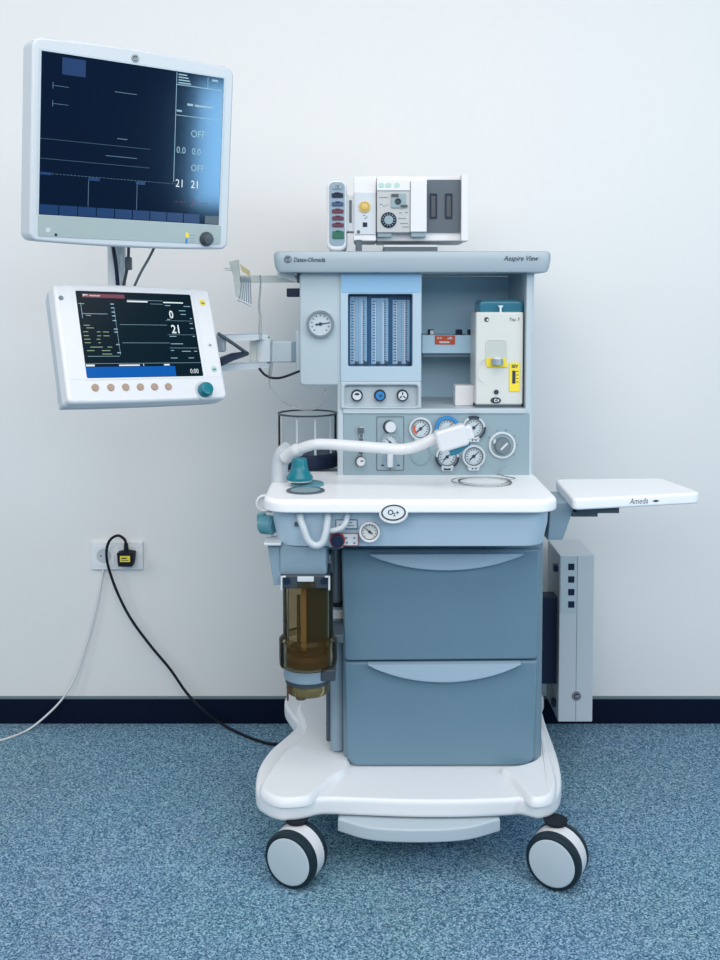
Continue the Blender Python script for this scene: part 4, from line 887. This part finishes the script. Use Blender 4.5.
x0, z0, x1, z1 = RC(269, 361, 273, 378, Yh-0.03); t2.tube([P(271.5, 362, Yh-0.03), P(269.8, 377, Yh-0.03)], 0.0042, 10)
tag(t2.build('sampling_tube', 'tube'), 'thin clear tube looping below the monitor arm above the bellows', 'tube')

# ------------------------------------------------------------------ monitors and their arm
def frame_rot(yaw, pit, rol):
    n = Vector((sin(yaw)*cos(pit), -cos(yaw)*cos(pit), sin(pit))); r = Vector((cos(yaw), sin(yaw), 0)); u = n.cross(r)
    r2 = r*cos(rol) + u*sin(rol); u2 = u*cos(rol) - r*sin(rol)
    return Matrix((r2, u2, n)).transposed()                 # columns: right, up, towards viewer
# large monitor
mc = Vector((-0.45, -0.887, 1.553)); mr_ = frame_rot(R(35.0), R(-4.2), R(-0.6))
big = thing('patient_monitor', 'large square-ish flat monitor with a dark navy screen, upper left', 'monitor', mc, mr_)
ML = Matrix(); HW, HH = 0.188, 0.1505
def curve_out(x0, x1, y0, y1, r, bulge, n=12):
    """rounded outline whose top edge swells in the middle"""
    o = rrect(x0, y0, x1, y1, r, 5); out = []
    # subdivide the top edge
    res = []
    for i, p in enumerate(o):
        q = o[(i+1) % len(o)]; res.append(p)
        if abs(p[1]-q[1]) < 1e-6 and abs(p[0]-q[0]) > 0.05:
            for k in range(1, n): t = k/n; res.append((p[0]+(q[0]-p[0])*t, p[1]+(q[1]-p[1])*t))
    for (x, y) in res:
        t = (x-(x0+x1)/2)/((x1-x0)/2); k = max(0, 1-t*t)
        out.append((x, y + bulge*k*(1 if y > (y0+y1)/2 else -0.6)))
    return out
oo = curve_out(-HW-0.0165, HW+0.024, -HH-0.050, HH+0.023, 0.016, 0.008)
b = MB(ML); b.slab(oo, -0.055, 0.012, 0.012, 0.006, 3)
b.loft([(offs(oo, -0.05), -0.075), (offs(oo, -0.02), -0.050)])
b.build('monitor_case', 'bezel', big, local=True)
MB(ML).slab(rrect(-HW-0.001, -HH-0.0405, HW+0.006, -HH-0.001, 0.004), 0.012, 0.0130).build('control_strip', 'strip', big, local=True)
scr = MB(ML).slab(rrect(-HW, -HH, HW, HH, 0.001), 0.0115, 0.0124).build('screen', 'scr', big, local=True)
MB(ML).frame([(-HW-0.004, -HH-0.001), (HW+0.004, -HH-0.001), (HW+0.004, HH+0.004), (-HW-0.004, HH+0.004)], [(-HW, -HH), (HW, -HH), (HW, HH), (-HW, HH)], 0.0118, 0.0132).build('screen_rim', 'pale', big, local=True)
def U(px, py):
    """a point of the large screen from its place in the picture (bilinear over the four corners)"""
    q = _ray(px, py); n = mr_ @ Vector((0, 0, 1)); p0 = mc + n*0.0124; t = (p0-_C).dot(n)/q.dot(n); v = mr_.transposed() @ (_C + q*t - mc); return v.x, v.y
b = MB(ML); w = 0.0126
def line(b, p, q, t=0.0005):
    (x0, y0), (x1, y1) = p, q; d = Vector((x1-x0, y1-y0)); nn = Vector((-d.y, d.x)).normalized()*t
    b.flat([(x0-nn.x, y0-nn.y), (x1-nn.x, y1-nn.y), (x1+nn.x, y1+nn.y), (x0+nn.x, y0+nn.y)], w)
def rec(b, x0, y0, x1, y1): b.flat([(x0, y0), (x1, y0), (x1, y1), (x0, y1)], w)
X = lambda u: -HW + 2*HW*u
Yv_ = lambda v: HH - 2*HH*v
b.mt(0); rec(b, X(0.105), Yv_(0.125), X(0.225), Yv_(0.02)); 
for i in range(9): rec(b, X(0.005+0.098*i), Yv_(0.995), X(0.098+0.098*i), Yv_(0.935))
rec(b, X(0.002), Yv_(0.752), X(0.06), Yv_(0.735)); rec(b, X(0.25), Yv_(0.765), X(0.31), Yv_(0.745)); rec(b, X(0.51), Yv_(0.765), X(0.56), Yv_(0.745))
b.mt(1)
for i in range(40):
    for v, l in ((0.530, 0.58), (0.652, 0.58), (0.742, 0.76)): u = 0.005 + l*i/40; rec(b, X(u), Yv_(v+0.0015), X(u+l/70), Yv_(v-0.0015))
line(b, (X(0.252), Yv_(0.76)), (X(0.252), Yv_(0.93))); line(b, (X(0.515), Yv_(0.76)), (X(0.515), Yv_(0.93)))
for v in (0.20, 0.31): line(b, (X(0.06), Yv_(v-0.02)), (X(0.06), Yv_(v+0.02))); line(b, (X(0.06), Yv_(v)), (X(0.14), Yv_(v)), 0.0004)
b.mt(2)
line(b, (X(0.722), Yv_(0.005)), (X(0.722), Yv_(0.73)), 0.0006); line(b, (X(0.905), Yv_(0.01)), (X(0.905), Yv_(0.082)), 0.0006); line(b, (X(0.722), Yv_(0.085)), (X(0.985), Yv_(0.085)), 0.0008); line(b, (X(0.722), Yv_(0.285)), (X(0.985), Yv_(0.285)), 0.0006); line(b, (X(0.985), Yv_(0.085)), (X(0.985), Yv_(0.285)), 0.0006)
for i in range(4): rec(b, X(0.732), Yv_(0.022+0.018*i), X(0.732+0.05+0.008*i), Yv_(0.014+0.018*i))
rec(b, X(0.93), Yv_(0.032), X(0.965), Yv_(0.018)); rec(b, X(0.787), Yv_(0.215), X(0.822), Yv_(0.200)); rec(b, X(0.832), Yv_(0.215), X(0.94), Yv_(0.202)); rec(b, X(0.727), Yv_(0.262), X(0.757), Yv_(0.25)); b.mt(1); rec(b, X(0.40), Yv_(0.485), X(0.455), Yv_(0.480)); rec(b, X(0.34), Yv_(0.60), X(0.51), Yv_(0.596)); rec(b, X(0.38), Yv_(0.19), X(0.50), Yv_(0.186)); b.mt(2)
for (s_, u, v, z) in (('OFF', 0.812, 0.42, 0.021), ('0.0', 0.732, 0.535, 0.019), ('0.0', 0.822, 0.535, 0.019), ('OFF', 0.819, 0.645, 0.019), ('21', 0.732, 0.760, 0.022), ('21', 0.822, 0.760, 0.022)):
    b.mt(3 if s_ == '21' else 2).text(s_, X(u), Yv_(v), z, w, sx=0.9)
b.mt(4)
for u in (0.735, 0.76, 0.785, 0.865, 0.89, 0.915): rec(b, X(u), Yv_(0.862), X(u+0.014), Yv_(0.857))
line(b, (X(0.829), Yv_(0.89)), (X(0.844), Yv_(0.83)), 0.0008)
b.mt(5); rec(b, X(0.915), Yv_(0.995), X(0.998), Yv_(0.94))
b.parts(['menu_tiles', 'trace_lines', 'readout_frame', 'numerals', 'pressure_readout', 'corner_key'], ['s_dblue', 's_dim', 's_cyan', 's_white', 's_red', 'slot'], scr)
kx, ky = U(206, 239); b = MB(ML); b.lathe([(0.0150, 0.0125), (0.0150, 0.016), (0.0125, 0.020), (0.0118, 0.024), (0.010, 0.026), (0.001, 0.0265)], 36, (kx, ky)); b.build('control_knob', 'dark', big, local=True, label='dark round knob')
b = MB(ML); lx, ly = U(188, 238); b.slab(rrect(lx-0.006, ly+0.001, lx+0.001, ly+0.011, 0.001), 0.0128, 0.0133); b.mt(1).slab(rrect(lx-0.006, ly-0.011, lx-0.001, ly-0.001, 0.001), 0.0128, 0.0133); b.mt(2)
for i in range(3): b.bar(lx+0.003, ly-0.007+0.006*i, lx+0.016, ly-0.0062+0.006*i, 0.0130, 0.0002)
lx, ly = U(48, 230); b.mt(3).slab(ell(lx, ly, 0.0045), 0.0128, 0.0133); lx, ly = U(55.5, 234.5); b.mt(4).slab(rrect(lx-0.002, ly-0.003, lx+0.003, ly+0.002, 0.0005), 0.0128, 0.0134)
b.build('strip_marks', ['yellow', 'blue', 'inkgrey', 'bezel', 'navy'], big, local=True)
lx, ly = U(135.3, 58.5); b = MB(ML); b.slab(ell(lx, ly, 0.0075), 0.012, 0.0135); b.mt(1).frame(ell(lx, ly, 0.0066), ell(lx, ly, 0.0058), 0.0135, 0.0138); b.text('GE', lx, ly-0.0028, 0.0075, 0.0137, 'CENTER', shear=0.35); b.build('maker_emblem', ['dark', 'lgrey'], big, local=True)
b = MB(ML); b.box(-0.05, 0.05, -0.05, 0.05, -0.100, -0.07, 0.004); b.build('mount_plate', 'lgrey', big, local=True)

# small ventilator display
dc = Vector((-0.457, -0.826, 1.168)); dr = frame_rot(R(37.9), R(21.2), R(-1.8)); DW, DH = 0.12786, 0.092
dis = thing('ventilator_display', 'smaller white display with a row of tan buttons, below the large monitor', 'display', dc, dr)
oo = curve_out(-DW-0.043, DW+0.050, -DH-0.050, DH+0.015, 0.010, 0.003)
b = MB(ML); b.loft([(offs(oo, -0.03), -0.075), (offs(oo, -0.008), -0.060), (offs(oo, -0.001), -0.030), (oo, -0.02)]); b.mt(1).slab(oo, -0.022, 0.012, 0.002, 0.008, 4)
b.build('display_case', ['pale', 'gloss'], dis, local=True)
for (xa, xb) in ((-DW-0.036, -DW-0.010), (DW+0.009, DW+0.042)): MB(ML).slab(rrect(xa, -DH-0.002, xb, DH+0.002, 0.004), 0.012, 0.0126).build('side_strip', 'white', dis, local=True)
MB(ML).frame(rrect(-DW-0.005, -DH-0.004, DW+0.005, DH+0.004, 0.003), rrect(-DW, -DH, DW, DH, 0.003), 0.0118, 0.0130, 0.0005).build('screen_rim', 'white', dis, local=True)
sc2 = MB(ML).slab(rrect(-DW-0.001, -DH-0.001, DW+0.001, DH+0.001, 0.001), 0.0115, 0.0124).build('screen', 'scr2', dis, local=True)
X = lambda u: -DW + 2*DW*u
Yv_ = lambda v: DH - 2*DH*v
b = MB(ML)
b.mt(0); rec(b, X(0.0), Yv_(0.995), X(0.755), Yv_(0.875))
b.mt(1); rec(b, X(0.05), Yv_(0.075), X(0.405), Yv_(0.03))
b.mt(2); rec(b, X(0.055), Yv_(0.062), X(0.10), Yv_(0.038)); rec(b, X(0.11), Yv_(0.06), X(0.20), Yv_(0.044)); rec(b, X(0.42), Yv_(0.115), X(0.60), Yv_(0.098)); rec(b, X(0.74), Yv_(0.115), X(0.92), Yv_(0.100))
rec(b, X(0.005), Yv_(0.868), X(0.075), Yv_(0.848)); rec(b, X(0.275), Yv_(0.868), X(0.45), Yv_(0.852)); rec(b, X(0.66), Yv_(0.868), X(0.71), Yv_(0.850)); rec(b, X(0.48), Yv_(0.868), X(0.486), Yv_(0.845))
b.text('0', X(0.775), Yv_(0.30), 0.025, w, sx=0.8, thick=0.0004); b.text('21', X(0.775), Yv_(0.48), 0.026, w, sx=0.85, thick=0.0005); b.text('0:00', X(0.885), Yv_(0.965), 0.0145, w, sx=0.8)
b.mt(3)
line(b, (X(0.03), Yv_(0.14)), (X(0.03), Yv_(0.32))); line(b, (X(0.03), Yv_(0.265)), (X(0.24), Yv_(0.265))); line(b, (X(0.33), Yv_(0.385)), (X(0.74), Yv_(0.385)), 0.0003); line(b, (X(0.33), Yv_(0.60)), (X(0.74), Yv_(0.60)), 0.0003); line(b, (X(0.03), Yv_(0.755)), (X(0.29), Yv_(0.755)), 0.0004); line(b, (X(0.0), Yv_(0.838)), (X(1), Yv_(0.838)), 0.0003); line(b, (X(0.30), Yv_(0.2)), (X(0.30), Yv_(0.74)), 0.0003); line(b, (X(0.42), Yv_(0.09)), (X(0.735), Yv_(0.09)), 0.0003); line(b, (X(0.62), Yv_(0.13)), (X(0.735), Yv_(0.13)), 0.0003)
for (v) in (0.145, 0.19, 0.24, 0.285, 0.34, 0.44, 0.475, 0.62, 0.715): rec(b, X(0.275), Yv_(v+0.006), X(0.305), Yv_(v-0.005))
for (u, v, l) in ((0.75, 0.145, 0.05), (0.92, 0.15, 0.06), (0.87, 0.205, 0.06), (0.88, 0.25, 0.05), (0.75, 0.315, 0.03), (0.96, 0.30, 0.02), (0.75, 0.52, 0.06), (0.75, 0.61, 0.11), (0.96, 0.52, 0.02), (0.74, 0.69, 0.03), (0.84, 0.70, 0.08), (0.73, 0.78, 0.06), (0.89, 0.78, 0.05), (0.95, 0.70, 0.03), (0.95, 0.36, 0.03), (0.95, 0.42, 0.03)): rec(b, X(u), Yv_(v+0.004), X(u+l), Yv_(v-0.004))
line(b, (X(0.735), Yv_(0.66)), (X(0.985), Yv_(0.66)), 0.0003); line(b, (X(0.735), Yv_(0.33)), (X(0.985), Yv_(0.33)), 0.0002); line(b, (X(0.735), Yv_(0.5)), (X(0.985), Yv_(0.5)), 0.0002)
b.mt(4)
for (u, v, l) in ((0.01, 0.15, 0.05), (0.06, 0.285, 0.04), (0.03, 0.40, 0.05), (0.05, 0.43, 0.06), (0.02, 0.475, 0.04), (0.13, 0.475, 0.03), (0.18, 0.475, 0.05), (0.02, 0.52, 0.04), (0.13, 0.52, 0.03), (0.18, 0.52, 0.05), (0.02, 0.56, 0.05), (0.12, 0.56, 0.03), (0.02, 0.60, 0.05), (0.13, 0.60, 0.02), (0.06, 0.65, 0.10), (0.20, 0.65, 0.04), (0.03, 0.69, 0.06), (0.15, 0.69, 0.07), (0.15, 0.73, 0.08)): rec(b, X(u), Yv_(v+0.004), X(u+l), Yv_(v-0.004))
b.parts(['menu_bar', 'alarm_bar', 'numerals', 'trace_lines', 'data_table'], ['s_blue', 's_red', 's_white', 's_cyan', 's_green'], sc2)
def U2(px, py):
    q = _ray(px, py); n = dr @ Vector((0, 0, 1)); p0 = dc + n*0.0125; t = (p0-_C).dot(n)/q.dot(n); v = dr.transposed() @ (_C + q*t - dc); return v.x, v.y
for pxx, pyy in ((95.2, 387.6), (110.8, 387.4), (125.6, 387.2), (140.3, 387), (154.5, 386.8), (168.3, 386.6)):
    kx, ky = U2(pxx, pyy); MB(ML).slab(ell(kx, ky, 0.0075, 0.0075, 20), 0.0115, 0.0145, 0, 0.001).build('soft_key', 'tan', dis, local=True)
kx, ky = U2(204, 390.5); b = MB(ML); b.lathe([(0.0155, 0.0118), (0.0155, 0.024), (0.013, 0.030), (0.011, 0.031), (0.001, 0.031)], 36, (kx, ky)); b.mt(1).lathe([(0.021, 0.0118), (0.020, 0.0135), (0.0155, 0.0135)], 36, (kx, ky)); b.build('rotary_knob', ['teal', 'bezel'], dis, local=True, label='teal rotary knob')
for (pxx, pyy, mm, r_, nm) in ((202.5, 302.8, 'yellow', 0.0072, 'yellow key'), (209.8, 344.8, 'lgrey', 0.0052, 'grey key'), (214, 369, 'mint', 0.0070, 'mint key'), (61, 298, 'inkgrey', 0.0050, 'dark key')):
    kx, ky = U2(pxx, pyy); b = MB(ML); b.slab(ell(kx, ky, r_), 0.0122, 0.0136, 0, 0.0005); b.mt(1).bar(kx-r_*0.6, ky-r_*0.5, kx+r_*0.6, ky+r_*0.1, 0.0136, 0.0002); b.build('side_key', [mm, 'inkgrey'], dis, local=True, label=nm)
b = MB(ML); b.box(-0.045, 0.045, -0.045, 0.045, -0.095, -0.072, 0.004); b.build('mount_plate', 'lgrey', dis, local=True)

# the arm carrying both
q0 = P(300, 351, -0.46)
ar = thing('monitor_arm', 'light grey jointed arm joining both displays to the cabinet left side', 'mounting arm', (q0.x, -0.46, q0.z))
def hb(px0, py0, px1, py1, Y0, dep, nm, mm, bev=0.003, front=None):
    x0, z0, x1, z1 = RC(px0, py0, px1, py1, Y0); return MB().box(x0, x1, Y0, Y0+dep, z0, z1, bev).build(nm, mm, ar)
hb(296, 331, 304, 372, -0.47, 0.06, 'cabinet_bracket', 'pale', 0.003)
hb(271, 341, 299, 362.5, -0.46, 0.045, 'arm_link', 'bluewhite', 0.004)
hb(291.5, 341.6, 297.5, 361.8, -0.464, 0.05, 'link_sleeve', 'side', 0.002)
a = P(264, 351, -0.45); zt_, zb_ = P(0, 338.5, -0.47).z, P(0, 362.5, -0.47).z
b = MB(); b.cyl((a.x, -0.445, zb_), (a.x, -0.445, zt_), 0.0195, n=32, bev=0.002); b.mt(1).cyl((a.x, -0.445, zt_), (a.x, -0.445, zt_+0.003), 0.013); b.cyl((a.x, -0.445, zb_-0.003), (a.x, -0.445, zb_), 0.017); b.build('arm_joint', ['bezel', 'dark'], ar)
hb(249.5, 341, 257, 362, -0.45, 0.04, 'joint_shoulder', 'creamd', 0.003)
pp = Vector((-0.515, -0.765))
e1 = P(262, 336.5, -0.45); 
def link(za_, zb_, wid, nm, mm):
    A = Vector((a.x, -0.445)); d = (pp-A).normalized(); n2 = Vector((-d.y, d.x))*wid; o = [tuple(v) for v in (A-n2, pp-n2, pp+n2, A+n2)][::-1]
    MB().slab(o, za_, zb_, 0.002, 0.003).build(nm, mm, ar)
link(P(0, 340, -0.5).z, P(0, 333.5, -0.5).z, 0.014, 'swing_arm', 'lgrey')
link(P(0, 369, -0.5).z, P(0, 362.5, -0.5).z, 0.016, 'swing_arm', 'bezel')
b = MB(); b.cyl((pp.x, pp.y, 1.08), (pp.x, pp.y, 1.50), 0.019, n=24); b.build('monitor_post', 'lgrey', ar)
# yoke from the post to the back of the large monitor and of the display
n1 = mr_ @ Vector((0, 0, 1)); n2 = dr @ Vector((0, 0, 1))
b = MB(); b.tube([(pp.x, pp.y, 1.47), tuple(mc - n1*0.095)], 0.022, 16); b.build('monitor_yoke', 'grey', ar)
b = MB(); b.tube([(pp.x, pp.y, 1.13), tuple(dc - n2*0.09)], 0.018, 16); b.build('display_yoke', 'grey', ar)
b = MB(); b.tube([P(218, 333.5, -0.62), P(231, 342, -0.60), P(246, 352.5, -0.50)], 0.0042, 10); b.build('gas_strut', 'slot', ar)
b = MB(); b.tube([P(218, 363, -0.66), P(232, 357, -0.58), P(247, 353.5, -0.50)], [0.0105, 0.0095, 0.0055], 12); b.build('tilt_strut', 'navy', ar)
hb(216.5, 336, 224.5, 352, -0.60, 0.03, 'arm_yoke', 'grey')
cables = [P(x, y, -0.49) for x, y in ((259, 368, ), (262, 372), (266, 375.5), (272, 377.8), (279, 378), (287, 376), (296, 372.5), (303, 370))]
tag(MB().tube(spline(cables, 6), 0.0030, 8).build('signal_cable', 'black'), 'short black cable sagging below the joint of the monitor arm', 'cable')
cb = MB(); cb.tube(spline([P(110.5, 236, -0.80), P(113.5, 250, -0.81), P(116, 266, -0.81), P(117.5, 282, -0.80), P(118.5, 300, -0.79)], 6), 0.0042, 8)
tag(cb.build('signal_cable', 'navy'), 'dark cable running down the post under the large monitor', 'cable')
cb = MB(); cb.tube(spline([P(128.5, 240, -0.80), P(128, 262, -0.80), P(124, 284, -0.79), P(121, 305, -0.78)], 6), 0.0034, 8); x0, z0, x1, z1 = RC(124, 257, 133, 270, -0.80); cb.box(x0+0.003, x1-0.003, -0.808, -0.792, z0, z1, 0.003)
tag(cb.build('signal_cable', 'dark'), 'grey cable with a connector block under the large monitor', 'cable')
cb = MB(); cb.tube(spline([P(156, 244, -0.80), P(149, 258, -0.80), P(141, 272, -0.80), P(134, 287, -0.79), P(127, 303, -0.78)], 6), 0.0028, 8)
tag(cb.build('signal_cable', 'slot'), 'thin slanting grey cable right of the post below the large monitor', 'cable')
